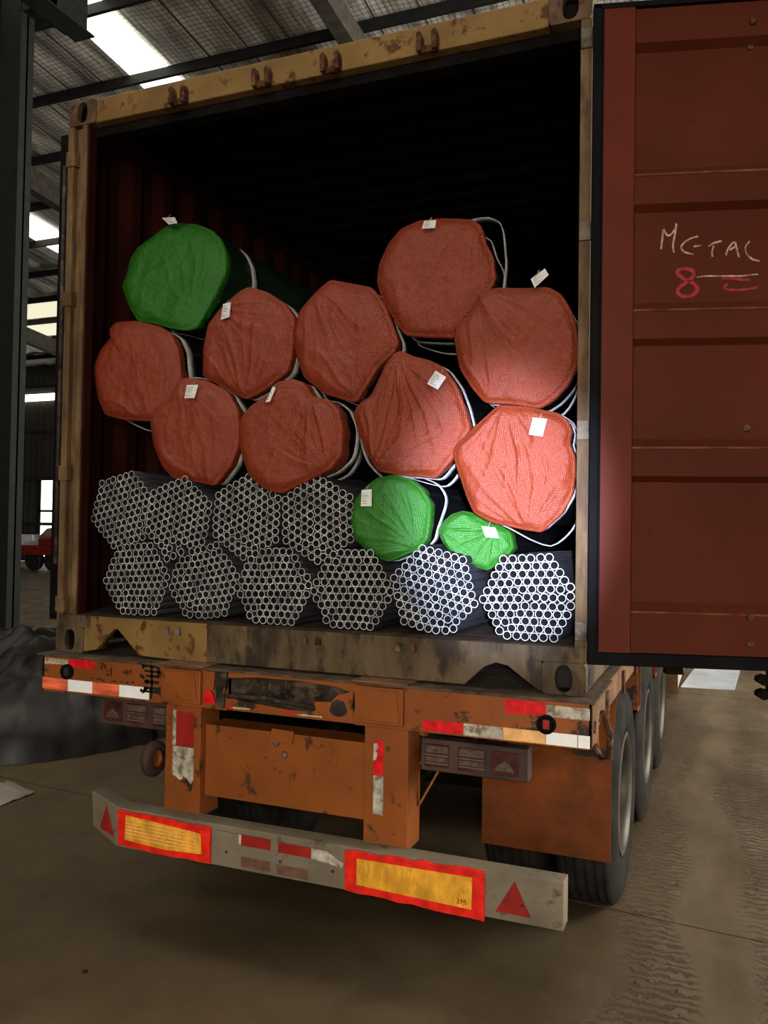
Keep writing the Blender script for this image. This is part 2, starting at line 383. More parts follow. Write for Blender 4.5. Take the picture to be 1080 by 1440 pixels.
# cast slabs, each with its own joint, slightly turned to the wall line
sl_w, sl_l = 9.0, 6.0
slab_me = None; ang = -0.09
ca, sa = math.cos(ang), math.sin(ang)
for i in range(-5, 3):
    off = 1.18 if i % 2 else 1.19
    for j in range(-3, 6):
        cx, cyy = 3.9+(i+.5)*sl_w, off+(j+.5)*sl_l
        if cx < X0+4.3 or cx > X1-3.2 or cyy < Y0-3 or cyy > Y1-1: continue
        if slab_me is None:
            g = B().box(-sl_w/2+.005, sl_w/2-.005, -sl_l/2+.006, sl_l/2-.006, -.012, 0)
            o = g.build('slab', 'dusty_concrete', fl, bevel=.004); slab_me = o.data
        else:
            o = bpy.data.objects.new('slab', slab_me); COL.objects.link(o); o.parent = fl
        o.location = (cx*ca-cyy*sa, cx*sa+cyy*ca, 0); o.rotation_euler = (0, 0, ang)

# ceiling: ribbed foil-lined sheets
NX = 160
g = B(); vs = []
xs = [X0+(X1-X0)*k/NX for k in range(NX+1)]
for k, x in enumerate(xs):
    for yy in (Y0, Y1): vs.append((x, yy, rz(yy)+(0.035 if (k//2) % 2 else 0)))
g.add(vs, [(2*k, 2*k+1, 2*k+3, 2*k+2) for k in range(NX)])
ceil = struct('ceiling', g, 'roof_foil', solid=.02)
yp = 11.83-2.07*12
while yp < Y1-.3:
    B().box(X0, X1, yp-.05, yp+.04, rz(yp)-.23, rz(yp)-.02).build('purlin', 'purlin_paint', ceil)
    yp += 2.07
for xr in (-26.0, -15.4, -4.95, 5.6):                               # tapered portal rafters
    for nm, dz0, dz1, ww in (('rafter_web', -.95, -.31, .03), ('rafter_flange', -1.0, -.95, .30)):
        B().prism([(Y0, rz(Y0)+dz0), (Y1, rz(Y1)+dz0), (Y1, rz(Y1)+dz1), (Y0, rz(Y0)+dz1)], xr-ww/2, xr+ww/2, axis='X').build(nm, 'rafter_paint', ceil)
    for yb in (-2.6, 7.8, 12.1, 16.0, 20.1):
        B().bar((xr+.02, yb, rz(yb)-.95), (xr+1.1, yb, rz(yb)-.25), .05, .05).build('brace', 'rafter_paint', ceil)
# translucent roof lights
for xa, xb, ya, yb, mm in ((-10.6, -9.6, 6.0, 13.6, 'daylight_panel'), (-19.4, -18.2, 15.2, 20.5, 'daylight_panel'), (-28.6, -20.6, 22.6, 24.1, 'daylight_panel_dim'),
                           (-29.5, -21.6, 24.6, 26.1, 'daylight_panel_dim'), (-1.4, 7.2, 7.45, 11.6, 'daylight_panel'), (-10.6, -9.6, -9, 1, 'daylight_panel'), (7.4, 8.4, -9, 1, 'daylight_panel')):
    B().add([(xa, ya, rz(ya)-.025), (xb, ya, rz(ya)-.025), (xb, yb, rz(yb)-.025), (xa, yb, rz(yb)-.025)], [(0, 1, 2, 3)]).build('skylight', mm, ceil, solid=.01)

# far wall with its strip window and lit doorway
g = B().box(X0, X1, Y1, Y1+.2, 0, 10.2)
wb = struct('wall_back', g, 'wall_sheet')
for z in (1.9, 4.2, 6.6, 8.9): B().box(X0, X1, Y1-.12, Y1, z-.08, z+.08).build('girt', 'wall_girt', wb)
for k in range(60):
    xx = -33.8+k*.42; B().box(xx, xx+.05, Y1-.03, Y1, 0, 10).build('rib', 'wall_sheet', wb)
wn = struct('window_1', B().box(-33.6, -23.0, Y1-.16, Y1-.05, 8.18, 8.52), 'daylight_panel')
dn = struct('door_1', B().box(-30.55, -29.0, Y1-.10, Y1-.04, 0.05, 4.1), 'daylight_panel')
B().box(-30.65, -28.9, Y1-.15, Y1-.03, 2.50, 2.62).build('door_rail', 'wall_girt', dn)
B().box(-30.65, -30.52, Y1-.15, Y1-.03, 0, 4.2).build('door_post', 'wall_girt', dn)
struct('wall_left', B().box(X0-.2, X0, Y0, Y1, 0, 14.6), 'wall_sheet')
# right wall with its open gate, front wall with its open gate
struct('wall_right', B().box(X1, X1+.2, Y0, 2.0, 0, 14.5).box(X1, X1+.2, 12.0, Y1, 0, 13).box(X1, X1+.2, 2.0, 12.0, 6.5, 13.0), 'wall_sheet')
struct('wall_front', B().box(X0, -3.5, Y0-.2, Y0, 0, 14.4).box(7.5, X1, Y0-.2, Y0, 0, 14.4).box(-3.5, 7.5, Y0-.2, Y0, 6.8, 14.4), 'wall_sheet')

# steel column with its bracket, left foreground
cyy = 8.0; cx = at(12, 600, 7.8).x
colm = empty('steel_column', (cx-.2, cyy, 0), 'dark steel I-section hall column at the left edge of the picture', 'column')
B().box(cx-.62, cx, cyy-.02, cyy+.02, 0, rz(8)-.95).build('web', 'column_paint', colm)
B().box(cx-.02, cx, cyy-.15, cyy+.15, 0, rz(8)-.95).build('flange', 'column_paint', colm)
B().box(cx-.64, cx-.62, cyy-.15, cyy+.15, 0, rz(8)-.95).build('flange', 'column_paint', colm)
B().box(cx-.62, cx+.18, cyy-.3, cyy+.3, 0, .03).build('base_plate', 'column_paint', colm)
pe = at(121, 56, 8.9)
B().box(pe.x-.24, pe.x+.20, 0.0, 8.9, pe.z, pe.z+.03).build('bracket_flange', 'column_paint', colm)
B().box(pe.x-.02, pe.x+.02, 0.0, 8.9, pe.z+.03, pe.z+.8).build('bracket_web', 'column_paint', colm)
B().box(pe.x-.20, pe.x+.20, 0.0, 8.9, pe.z+.8, pe.z+.83).build('bracket_flange', 'column_paint', colm)
B().box(pe.x-.42, pe.x+.0, 8.3, 8.8, pe.z+.12, rz(8.5)-.3).build('bracket_post', 'rafter_paint', colm)
B().box(cx-.05, pe.x+.02, 7.85, 8.15, pe.z+.03, pe.z+.6).build('bracket_arm', 'column_paint', colm)

# far red lowbed trailer
ft = empty('lowbed_trailer', (-26.5, 23.2, 0), 'red flatbed trailer parked far back near the hall wall', 'trailer')
ang2 = math.radians(0)
B().box(-31, -22.6, 23.0, 25.4, .62, .98).build('bed', 'far_red', ft, bevel=.02)
B().box(-23.9, -22.9, 23.0, 25.4, .98, 1.30).build('raised_end', 'far_red', ft, bevel=.05)
B().lathe([(-.15, .05), (-.15, .38), (-.1, .42), (.1, .42), (.15, .38), (.15, .05)], (-24.3, 23.25, .42), 'Y', 20).build('wheel', 'rubber', ft)
B().lathe([(-.15, .05), (-.15, .38), (-.1, .42), (.1, .42), (.15, .38), (.15, .05)], (-23.3, 23.25, .42), 'Y', 20).build('wheel', 'rubber', ft)
for xx in (-27.4, -25.6, -26.4): B().box(xx, xx+.45, 22.96, 23.0, .72, .92).build('reflector', 'far_white', ft)
tag(B().box(-27.2, -24.7, 23.5, 24.8, .99, 1.42).build('crate', 'far_white', bevel=.02), 'long white crate lying on the far red trailer', 'crate')
g = B()
g.prism([(-24.3, 1.31), (-22.8, 1.31), (-22.85, 1.62), (-23.3, 1.78), (-23.9, 1.70), (-24.2, 1.45)], 23.4, 24.8)
tag(g.build('covered_load', 'far_tan', bevel=.1), 'tan covered load on the raised end of the far red trailer', 'load')
g = B().box(-32.9, -31.7, Y1-.5, Y1-.14, 4.6, 7.2)
tag(g.build('wall_cabinet', 'far_tan', bevel=.05), 'pale cabinet mounted high on the far back wall', 'cabinet')

# ================================================================== SEMI TRAILER
TR = empty('semi_trailer', (0, 0, 0), 'orange flatbed semi trailer carrying the open container', 'trailer')
YB = -.06
def q_xz(p): return [(at(a, b, YB).x, at(a, b, YB).z) for a, b in p]
g = B()
g.box(-1.235, -.24, YB, YB+.012, 1.02, 1.183).box(.34, 1.25, YB, YB+.012, 1.02, 1.183)
# torn web in the middle keeps only a ragged lower lip
g.prism([(-.24, 1.03), (.34, 1.03), (.34, 1.075), (.30, 1.085), (.22, 1.055), (.05, 1.05), (-.10, 1.062), (-.2, 1.07), (-.24, 1.09)], YB, YB+.012)
g.prism([(-.24, 1.183), (-.24, 1.155), (-.10, 1.168), (.1, 1.17), (.26, 1.160), (.34, 1.14), (.34, 1.183)], YB, YB+.012)
g.box(-1.235, 1.25, YB+.012, YB+.09, 1.02, 1.03)
rb = g.build('rear_beam', 'orange_paint', TR, bevel=.002)
B().box(-.24, .34, YB+.03, YB+.045, 1.03, 1.18).build('dented_web', 'grime_steel', rb, label='grimy rusted dent in the middle of the beam')
pts = [Vector((-.235+.57*t, YB-.004-.010*math.sin(PI*t), 1.082-.02*t+.012*math.sin(PI*t*1.3))) for t in [k/14 for k in range(15)] if t <= .72]
B().tube(pts, .010, 8).build('bent_lip', 'grime_steel', rb, smooth=True, label='bent grey steel lip')
B().prism([(.16, 1.04), (.335, 1.04), (.335, 1.15), (.27, 1.13), (.24, 1.10), (.17, 1.095)], YB-.006, YB+.02).build('patch_plate', 'orange_paint', rb)
B().prism([(.235, 1.065), (.25, 1.05), (.28, 1.045), (.305, 1.055), (.315, 1.07), (.30, 1.105), (.27, 1.115), (.245, 1.10)], YB-.010, YB-.005).build('worn_patch', 'grime_steel', rb, bevel=.003)
# deck edge plate and deck
B().box(-1.255, 1.262, YB-.018, .42, 1.183, 1.192).build('deck_plate', 'deck_dust', TR, bevel=.002)
for xa, xb in ((-.56, -.36), (.35, .55)):
    k = B().box(xa, xb, YB-.022, YB-.0, 1.035, 1.178).build('stake_box', 'orange_paint', TR, bevel=.004)
    B().box(xa-.01, xb+.02, YB-.03, .05, 1.193, 1.199).build('cover_plate', 'orange_dusty', k, bevel=.002)
    B().prism([(xa+.012, 1.05), (xb-.012, 1.05), (xb-.03, 1.168), (xa+.03, 1.168)], YB-.030, YB-.022).build('face_plate', 'orange_plain', k, bevel=.002)
B().prism([(-.335, 1.10), (-.30, 1.10), (-.295, 1.178), (-.34, 1.178)], YB-.012, YB).build('gusset', 'orange_paint', TR)
B().prism([(-.285, 1.03), (-.25, 1.03), (-.235, 1.178), (-.29, 1.178)], YB-.014, YB).build('gusset', 'grime_steel', TR)

# reflective tapes on the beam
def tape(x0, x1, z0, z1, m, y=YB, parent=rb, lab=None, jag=0, dz=0):
    t = .0016
    if jag:
        top = [(x0+(x1-x0)*k/12, z1+random.uniform(-jag, 0)) for k in range(13)]
        bot = [(x1-(x1-x0)*k/12, z0+random.uniform(0, jag)) for k in range(13)]
        g = B().prism(top+bot, y-t, y)
    else:
        g = B().prism([(x0, z0), (x1, z0+dz), (x1, z1+dz), (x0, z1)], y-t, y)
    return g.build('reflective_tape', m, parent, label=lab)
tape(-1.222, -1.085, 1.143, 1.176, 'tape_dirty', lab='worn whitish tape', jag=.006)
tape(-1.080, -.935, 1.138, 1.175, 'tape_red', lab='red tape')
for xa, xb, m, l in ((-1.232, -1.085, 'tape_orange', 'orange-red tape'), (-1.083, -.945, 'tape_white', 'bright white tape'),
                     (-.943, -.797, 'tape_orange', 'orange-red tape'), (-.795, -.635, 'tape_white', 'bright white tape')):
    tape(xa, xb, 1.030, 1.082, m, lab=l)
tape(.94, 1.088, 1.124, 1.174, 'tape_red', lab='red tape')
tape(1.09, 1.243, 1.122, 1.168, 'tape_dirty', lab='worn whitish tape', jag=.004)
for xa, xb, m, l in ((.625, .782, 'tape_red', 'red tape'), (.784, .932, 'tape_dirty', 'worn whitish tape'), (.934, 1.088, 'tape_amber', 'glowing amber tape'),
                     (1.09, 1.200, 'tape_white', 'bright white tape'), (1.203, 1.244, 'tape_white', 'bright white tape')):
    tape(xa, xb, 1.026, 1.070, m, lab=l, jag=.003 if m == 'tape_red' else 0)
# scraps of tape left around the dent
B().prism([(-.345, 1.045), (-.285, 1.045), (-.305, 1.09), (-.325, 1.105), (-.345, 1.09)], YB-.016, YB-.014).build('reflective_tape', 'tape_red', rb, label='torn red tape')
for xa, xb, m in ((-.25, -.21, 'tape_red'), (-.21, -.13, 'tape_dirty'), (.02, .09, 'tape_red'), (.09, .2, 'tape_dirty')):
    tape(xa, xb, 1.031, 1.041, m, jag=.003)
# round side marker lamps
for x, z, m in ((-1.085, 1.118, 'lens_red'), (1.092, 1.098, 'lens_red')):
    o = B().lathe([(0, .034), (-.014, .034), (-.016, .028), (-.010, .024), (-.010, .001)], (x, YB-.001, z), 'Y', 28).build('marker_lamp', 'gasket', rb, smooth=False)
    B().lathe([(-.010, .018), (-.020, .016), (-.022, .001)], (x, YB-.001, z), 'Y', 20).build('lens', 'tape_red_dull' if x > 0 else 'gasket', TR) if False else None
    g = B().box(x-.012, x+.012, YB-.016, YB-.011, z-.017, z+.017); g.build('lamp_lens', 'tape_red_dull' if x > 0 else 'grime_steel', rb, bevel=.003)

# painted lettering on the beam
def stroke(pts, wd, y, g, jit=0.0):
    """flat brush or chalk stroke through points (x, z), lying on the plane Y=y"""
    P = [Vector((p[0], 0, p[1])) for p in pts]
    v = []
    for i, p in enumerate(P):
        d = (P[min(i+1, len(P)-1)]-P[max(i-1, 0)]).normalized(); n = Vector((-d.z, 0, d.x))
        ww = wd/2*(1+random.uniform(-jit, jit))
        v += [p+n*ww, p-n*ww]
    vv = [(a.x, y, a.z) for a in v]+[(a.x, y+.0012, a.z) for a in v]
    m = len(v); f = []
    for i in range(len(P)-1):
        a, b, c, d = 2*i, 2*i+1, 2*i+3, 2*i+2
        f += [(a, b, c, d), (a+m, d+m, c+m, b+m), (a, d, d+m, a+m), (b, b+m, c+m, c)]
    g.add(vv, f)
def px_stroke(g, pts, wd, y, jit=0.0, sub=0, fn=None):
    if sub:
        q = []
        for i in range(len(pts)-1):
            for k in range(sub):
                t = k/sub; q.append((pts[i][0]*(1-t)+pts[i+1][0]*t, pts[i][1]*(1-t)+pts[i+1][1]*t))
        q.append(pts[-1]); pts = q
        for _ in range(2):
            pts = [pts[0]]+[((pts[i-1][0]+2*pts[i][0]+pts[i+1][0])/4, (pts[i-1][1]+2*pts[i][1]+pts[i+1][1])/4) for i in range(1, len(pts)-1)]+[pts[-1]]
    fn = fn or (lambda a, b: at(a, b, y))
    stroke([(fn(a, b).x, fn(a, b).z) for a, b in pts], wd, y, g, jit)
def zz(x, y): return (50+x/4.909, 900+y/4.909)         # coordinates read in the enlarged view of the beam
g = B(); YT = YB-.0034
LW = .012
for s_ in ([(728, 165), (768, 178)], [(722, 243), (750, 262)], [(722, 342), (742, 358), (768, 330)],          # water dots
           [(762, 178), (845, 190)], [(752, 212), (872, 226)], [(762, 246), (850, 256)], [(750, 286), (850, 296)], [(745, 330), (850, 340), (862, 330)], [(742, 352), (850, 362)],
           [(848, 190), (852, 256)], [(800, 148), (802, 300), (795, 408)], [(745, 165), (742, 200)], [(768, 272), (772, 300)]):
    px_stroke(g, [zz(*p) for p in s_], LW, YT, .3)
g.build('lettering', 'black_paint', rb, label='painted black plate character')
g = B()
for s_ in ([(445, 165), (462, 160), (460, 185), (445, 198)], [(470, 182), (485, 178)], [(480, 168), (478, 200)], [(488, 215), (500, 205)], [(488, 240), (502, 236), (498, 250)], [(520, 190), (522, 252)], [(508, 215), (526, 210)],
           [(606, 225), (622, 222)], [(618, 205), (620, 240)], [(632, 205), (636, 240)], [(636, 222), (655, 218)], [(655, 200), (660, 240)],
           [(375, 268), (395, 262)], [(415, 270), (440, 268), (470, 282), (475, 292)], [(520, 285), (560, 287)], [(585, 285), (600, 292)], [(618, 290), (640, 296)], [(660, 292), (680, 296)],
           [(870, 205), (900, 200)], [(905, 208), (930, 204), (960, 212)], [(975, 208), (1000, 205), (1025, 215)], [(885, 262), (880, 290)], [(870, 330), (890, 310)], [(1025, 250), (1035, 300)]):
    px_stroke(g, [zz(*p) for p in s_], .0045, YT, .3)
g.build('lettering', 'black_paint', rb, label='faded small black painted marks')
def text(txt, name, x, y, z, size, m, parent, sx=1.0, depth=.0005):
    cu = bpy.data.curves.new('t', 'FONT'); cu.body = txt; cu.size = size; cu.extrude = depth; cu.align_x = 'CENTER'; cu.align_y = 'CENTER'
    to = bpy.data.objects.new('t', cu); COL.objects.link(to)
    dg = bpy.context.evaluated_depsgraph_get(); me = bpy.data.meshes.new_from_object(to.evaluated_get(dg))
    bpy.data.objects.remove(to); o = bpy.data.objects.new(name, me); COL.objects.link(o)
    me.materials.clear(); me.materials.append(MATS[m]); o.parent = parent
    me.transform(Matrix.Rotation(PI/2, 4, 'X') @ Matrix.Diagonal((sx, 1, 1, 1)))
    o.location = Vector((x, y, z))-wloc(parent)
    return o

# posts, door panel between them, braces
for k, (xa, xb) in enumerate(((-.572, -.392), (.370, .552))):
    o = B().box(xa, xb, -.022, -.010, .545, 1.02).box(xb-.012, xb, -.010, .13, .545, 1.02).box(xa, xa+.012, -.010, .13, .545, 1.02).box(xa, xb, .118, .13, .545, 1.02).build('post', 'orange_plain' if k else 'orange_paint', TR, bevel=.002)
    if k == 0:
        B().box(xa+.055, xb-.035, -.0245, -.022, .838, .985).build('reflective_tape', 'tape_red_dull', o, label='dull red reflector panel')
        top = [(xa+.045, .99)]
        g = B(); poly = [(xa+.038, .99)]
        for t in range(14): poly.append((xa+.052+random.uniform(0, .009), .99-.15*t/13))
        poly += [(xa+.038, .84)]
        g.prism(poly, -.0238, -.022); g.build('glue_residue', 'tape_dirty', o, label='torn pale edge of the reflector')
        for xo in (.040, .095):
            g = B(); g.prism([(xa+xo, .835), (xa+xo+.052, .835), (xa+xo+.052, .70), (xa+xo+.04, .69-.01*(xo > .05)), (xa+xo+.02, .705), (xa+xo, .712)], -.0245, -.022)
            g.build('reflective_tape', 'tape_dirty', o, label='crumpled silver white tape')
    else:
        g = B(); g.prism([(xa+.040, .825), (xa+.080, .825), (xa+.080, .96), (xa+.040, .96)], -.0240, -.022); g.build('reflective_tape', 'tape_red', o, label='red tape with flaked edge')
        g = B(); g.prism([(xa+.038, .880), (xa+.050, .885), (xa+.056, .91), (xa+.048, .92), (xa+.062, .935), (xa+.052, .95), (xa+.040, .945)], -.0248, -.024); g.build('glue_residue', 'tape_dirty', o)
        g = B(); g.prism([(xa+.040, .675), (xa+.082, .672), (xa+.082, .823), (xa+.040, .823)], -.0240, -.022); g.build('reflective_tape', 'tape_dirty', o, label='white tape')
pn = B().box(-.392, .370, .015, .027, .630, .935).box(-.392, .370, .027, .16, .920, .932).build('storage_panel', 'orange_plain', TR, bevel=.003)
g = B(); g.prism([(-.075, .895), (.035, .895), (.042, .950), (-.06, .953)], .000, .014); g.build('latch_tab', 'orange_plain', pn, bevel=.003)
for x, z in ((-.045, .892), (-.005, .845)):
    g = B(); g.lathe([(0, .001), (.0, .016), (-.006, .012), (-.008, .001)], (x, .012, z), 'Y', 14); g.build('weld_blob', 'hinge_steel', pn, smooth=True)
B().tube([(.556, .10, .98), (.64, .32, .86), (.72, .45, .80)], .010).build('stay_rod', 'orange_paint', TR, smooth=True)
B().bar((.64, .12, .85), (.556, .10, .69), .02, .008).build('stay_bar', 'orange_paint', TR)
B().bar((.556, .10, .86), (.66, .14, .905), .03, .006).build('stay_bar', 'orange_paint', TR)
# round rubber buffer beside the left post
bc = at(222, 1067, .45)
o = B().lathe([(0, .05), (0, .080), (-.01, .090), (-.035, .090), (-.045, .08), (-.045, .0005)], (bc.x, .45, bc.z), 'X', 28).build('buffer', 'lamp_frame', TR, smooth=True)
B().lathe([(-.02, .001), (-.018, .032), (-.006, .045)], (bc.x, .45, bc.z), 'X', 20).build('buffer_core', 'orange_plain', o)
B().bar((bc.x-.03, .45, bc.z+.09), (bc.x-.03, .45, 1.1), .04, .012).build('buffer_bracket', 'chassis_black', o)

# tail lamp clusters
def lamp(x0, mirror):
    z0, z1, y = (.862, .988, .085) if mirror else (.836, .962, .085)
    W = .43
    o = B().box(x0, x0+W, y, y+.07, z0, z1).build('tail_lamp', 'lamp_frame', TR, bevel=.006, label='dusty maroon tail lamp cluster')
    cells = [(.02, .12, 0), (.155, .265, 0), (.29, .395, 1)]
    for a, b, kind in cells:
        if mirror: a, b = W-b, W-a
        B().box(x0+a, x0+b, y-.006, y, z0+.018, z1-.018).build('lens', 'lens_red', o, bevel=.003)
        if not kind:
            for zc in (.032, .064): B().box(x0+a+.004, x0+b-.004, y-.009, y-.006, z0+zc, z0+zc+.003).build('lens_bar', 'lens_glass_line', o)
            B().box(x0+a+.006, x0+b-.006, y-.0085, y-.006, z0+.075, z1-.024).build('clear_lens', 'lens_clear', o)
            B().box(x0+a+.006, x0+b-.006, y-.0085, y-.006, z0+.040, z0+.058).build('clear_lens', 'lens_clear', o)
        else:
            B().prism([(x0+a+.015, z0+.035), (x0+b-.015, z0+.035), (x0+b-.03, z0+.06), (x0+(a+b)/2, z0+.075), (x0+a+.025, z0+.055)], y-.009, y-.006).build('clear_lens', 'lens_clear', o)
    B().bar((x0+.1, y+.05, z1), (x0+.1, y+.05, 1.03), .03, .006).build('bracket', 'chassis_black', o)
    B().bar((x0+W-.1, y+.05, z1), (x0+W-.1, y+.05, 1.03), .03, .006).build('bracket', 'chassis_black', o)
lamp(.565, False); lamp(-1.03, True)

# bumper bar
bz0, bz1 = .395, .562
g = B()
for xa, ya, xb, yb, za, zb in ((-.76, -.1, 1.165, -.1, .0, .0), (-.955, -.035, -.76, -.1, .028, .0)):
    v = []
    for x, y, dz in ((xa, ya, za), (xb, yb, zb)):
        v += [(x, y, bz0+dz), (x, y+.09, bz0+dz), (x, y+.09, bz1+dz), (x, y, bz1+dz)]
    if xa < -.9: v[0] = (xa+.01, ya, bz0+dz+.04)
    g.add(v, [(0, 1, 2, 3), (7, 6, 5, 4), (0, 4, 5, 1), (1, 5, 6, 2), (2, 6, 7, 3), (3, 7, 4, 0)])
bp = g.build('bumper', 'bumper_paint', TR, bevel=.004, label='dented beige steel bumper bar')
B().box(-.27, .335, -.106, -.1, .400, .535).build('face_plate', 'bumper_paint', bp, bevel=.0015)
tape(-.13, .005, .497, .540, 'tape_red_dull', y=-.106, parent=bp, lab='dull red tape')
tape(.04, .185, .495, .535, 'tape_red_dull', y=-.106, parent=bp, lab='dull red tape')
tape(-.262, -.142, .500, .540, 'bumper_paint', y=-.106, parent=bp)
tape(-.142, -.131, .500, .540, 'tape_dirty', y=-.106, parent=bp, lab='white tape sliver')
B().prism([(.187, .495), (.32, .480), (.325, .497), (.25, .533), (.187, .533)], -.1082, -.106).build('reflective_tape', 'tape_dirty', bp, label='peeling white tape')
tape(-.13, .005, .412, .452, 'tape_ghost', y=-.106, parent=bp, lab='ghost of a removed tape')
tape(.035, .175, .408, .448, 'tape_ghost', y=-.106, parent=bp, lab='ghost of a removed tape')
def board(poly, inner, name):
    g = B().prism(poly, -.113, -.101); o = g.build('warning_board', 'board_red', bp, bevel=.002, label=name)
    g = B().prism(inner, -.1155, -.113); g.build('amber_field', 'board_yellow', TR, label='scratched yellow reflective field') if False else g.build('amber_field', 'board_yellow', bp, label='scratched yellow reflective field')
    return o
def jagrow(x0, z0, x1, z1, n, a):
    return [(x0+(x1-x0)*k/n, z0+(z1-z0)*k/n+random.uniform(-a, a)) for k in range(n+1)]
board(jagrow(-.75, .556, -.275, .545, 10, .004)+jagrow(-.275, .405, -.74, .402, 8, .006), [(-.70, .540), (-.36, .520), (-.32, .515), (-.315, .435), (-.50, .425), (-.705, .436)], 'worn red and yellow warning board')
for k in range(6):
    zb_ = .449+.0145*k
    B().prism([(-.70, zb_), (-.34, zb_-.007), (-.34, zb_-.004), (-.70, zb_+.003)], -.1172, -.1155).build('ridge', 'tape_amber', bp)
board(jagrow(.330, .552, .885, .560, 12, .005)+jagrow(.885, .384, .335, .402, 10, .005), [(.385, .528), (.84, .532), (.838, .418), (.385, .430)], 'scratched red and yellow warning board')
text('3M', 'maker_mark', .80, -.1162, .440, .026, 'red_ink', bp, 1.2)
for tri in ([(-.875, .0), (-.775, .0), (-.835, .118)], [(.925, .0), (1.05, .0), (.992, .115)]):
    if tri[0][0] < 0:
        # lies on the bent end of the bar
        g = B(); n = Vector((-.316, -.949, 0)).normalized()
        v = []
        for dd in (.001, .007):
            for x, z in tri:
                t = (x+.955)/.195; yy = -.035-.065*t
                v.append((x+n.x*dd, yy+n.y*dd, .435+z*.9+(1-t)*.02))
        g.add(v, [(0, 1, 2), (5, 4, 3), (0, 3, 4, 1), (1, 4, 5, 2), (2, 5, 3, 0)])
    else:
        g = B().prism([(x, .425+z) for x, z in tri], -.107, -.1)
    g.build('triangle_reflector', 'tape_red_dull', bp, label='dull red triangular reflector')
for xx in (-.45, -.2, .05, .28, .62, 1.02):
    B().lathe([(-.002, .001), (-.002, .006), (.0, .007)], (xx, -.107, .46), 'Y', 10).build('rivet', 'grime_steel', bp)

# side rails with pockets, chassis, axles
for s_, xo in ((1, 1.25), (-1, -1.235)):
    xi = xo-.012*s_
    g = B()
    g.prism([(YB, 1.02), (.06, 1.02), (.12, 1.07), (.26, 1.095), (6.2, 1.095), (6.2, 1.185), (YB, 1.185)], min(xo, xi), max(xo, xi), axis='X')
    g.box(min(xo, xo-.07*s_), max(xo, xo-.07*s_), .1, 6.2, 1.085, 1.095)
    r = g.build('side_rail', 'orange_dusty' if s_ > 0 else 'orange_paint', TR, bevel=.002)
    for k in range(11):
        y = .30+.55*k
        B().box(min(xo, xo+.012*s_), max(xo, xo+.012*s_), y, y+.04, 1.06, 1.165).build('rope_hook', 'rust', r, bevel=.003)
    if s_ > 0:
        B().lathe([(-.001, .001), (-.001, .022), (.003, .022)], (xo, .0, 1.09), 'X', 18).build('pocket_hole', 'chassis_black', r)
        B().tube([(xo+.01, .15, 1.12), (xo+.035, .17, 1.03), (xo+.03, .19, .94), (xo+.0, .2, .93), (xo-.03, .2, .98)], .012).build('lashing_hook', 'rust', r, smooth=True)
g = B().box(-1.22, 1.235, .42, 6.2, 1.172, 1.188); g.build('deck', 'deck_dust', TR)
B().box(-1.2, 1.2, 6.3, 12.4, 1.17, 1.30).build('deck', 'deck_dust', TR)
for x in (-.44, .44):
    B().box(x-.07, x+.07, .13, 12, .74, .76).box(x-.006, x+.006, .13, 12, .76, 1.15).box(x-.07, x+.07, .13, 12, 1.15, 1.17).build('main_beam', 'chassis_black', TR)
for y in (.45, 1.9, 3.1, 4.6): B().box(-1.2, 1.2, y-.03, y+.03, 1.07, 1.17).build('cross_member', 'chassis_black', TR)

# wheels: three axles, dual tyres
R = .515; AX = (1.22, 2.49, 3.76)
def tyre_prof(w_):
    h = w_/2; p = [(-h+.02, .29), (-h, .33), (-h-.006, .40), (-h+.002, .46), (-h+.022, .500), (-h+.035, R-.002)]
    gr = [-.085, -.045, 0, .045, .085]
    x = -h+.04
    for q in gr:
        p += [(q-.008, R), (q-.005, R-.018), (q+.005, R-.018), (q+.008, R)]
    p += [(h-.035, R-.002), (h-.022, .500), (h-.002, .46), (h+.006, .40), (h, .33), (h-.02, .29)]
    return p
proto = {}
def wheel(x, y, out):
    s_ = 1 if x > 0 else -1
    key = (out, s_)
    if key not in proto:
        g = B().lathe(tyre_prof(.27), (0, 0, 0), 'X', 56, close=True); t = g.build('tyre', 'rubber', TR, smooth=False)
        for pl in t.data.polygons: pl.use_smooth = True
        if out:
            g = B().lathe([(.13*s_, .292), (.135*s_, .275), (.10*s_, .262), (-.03*s_, .255), (-.05*s_, .20), (-.02*s_, .13), (.05*s_, .12), (.07*s_, .09), (.07*s_, .001)], (0, 0, 0), 'X', 40)
        else:
            g = B().lathe([(-.13*s_, .292), (-.10*s_, .26), (.02*s_, .25), (.02*s_, .001)], (0, 0, 0), 'X', 24)
        me = bpy.data.meshes.new('rim'); me.from_pydata(g.v, [], g.f); me.materials.append(MATS['rim_steel'])
        for pl in me.polygons: pl.use_smooth = True
        nuts = []
        proto[key] = (t.data, me)
        bpy.data.objects.remove(t)
    td_, rm = proto[key]
    o = bpy.data.objects.new('tyre', td_); COL.objects.link(o); o.parent = TR; o.location = (x, y, R)
    r = bpy.data.objects.new('rim', rm); COL.objects.link(r); r.parent = o
    if out:
        if 'nut' not in proto:
            proto['nut'] = B().lathe([(0, .001), (.0, .014), (.03, .013), (.03, .001)], (0, 0, 0), 'X', 6).build('n', 'rim_steel')
            me = proto['nut'].data; bpy.data.objects.remove(proto['nut']); proto['nut'] = me
        for k in range(10):
            a = 2*PI*k/10; n = bpy.data.objects.new('wheel_nut', proto['nut']); COL.objects.link(n); n.parent = o
            n.location = ((-.035 if s_ > 0 else .005), .165*math.cos(a), .165*math.sin(a))
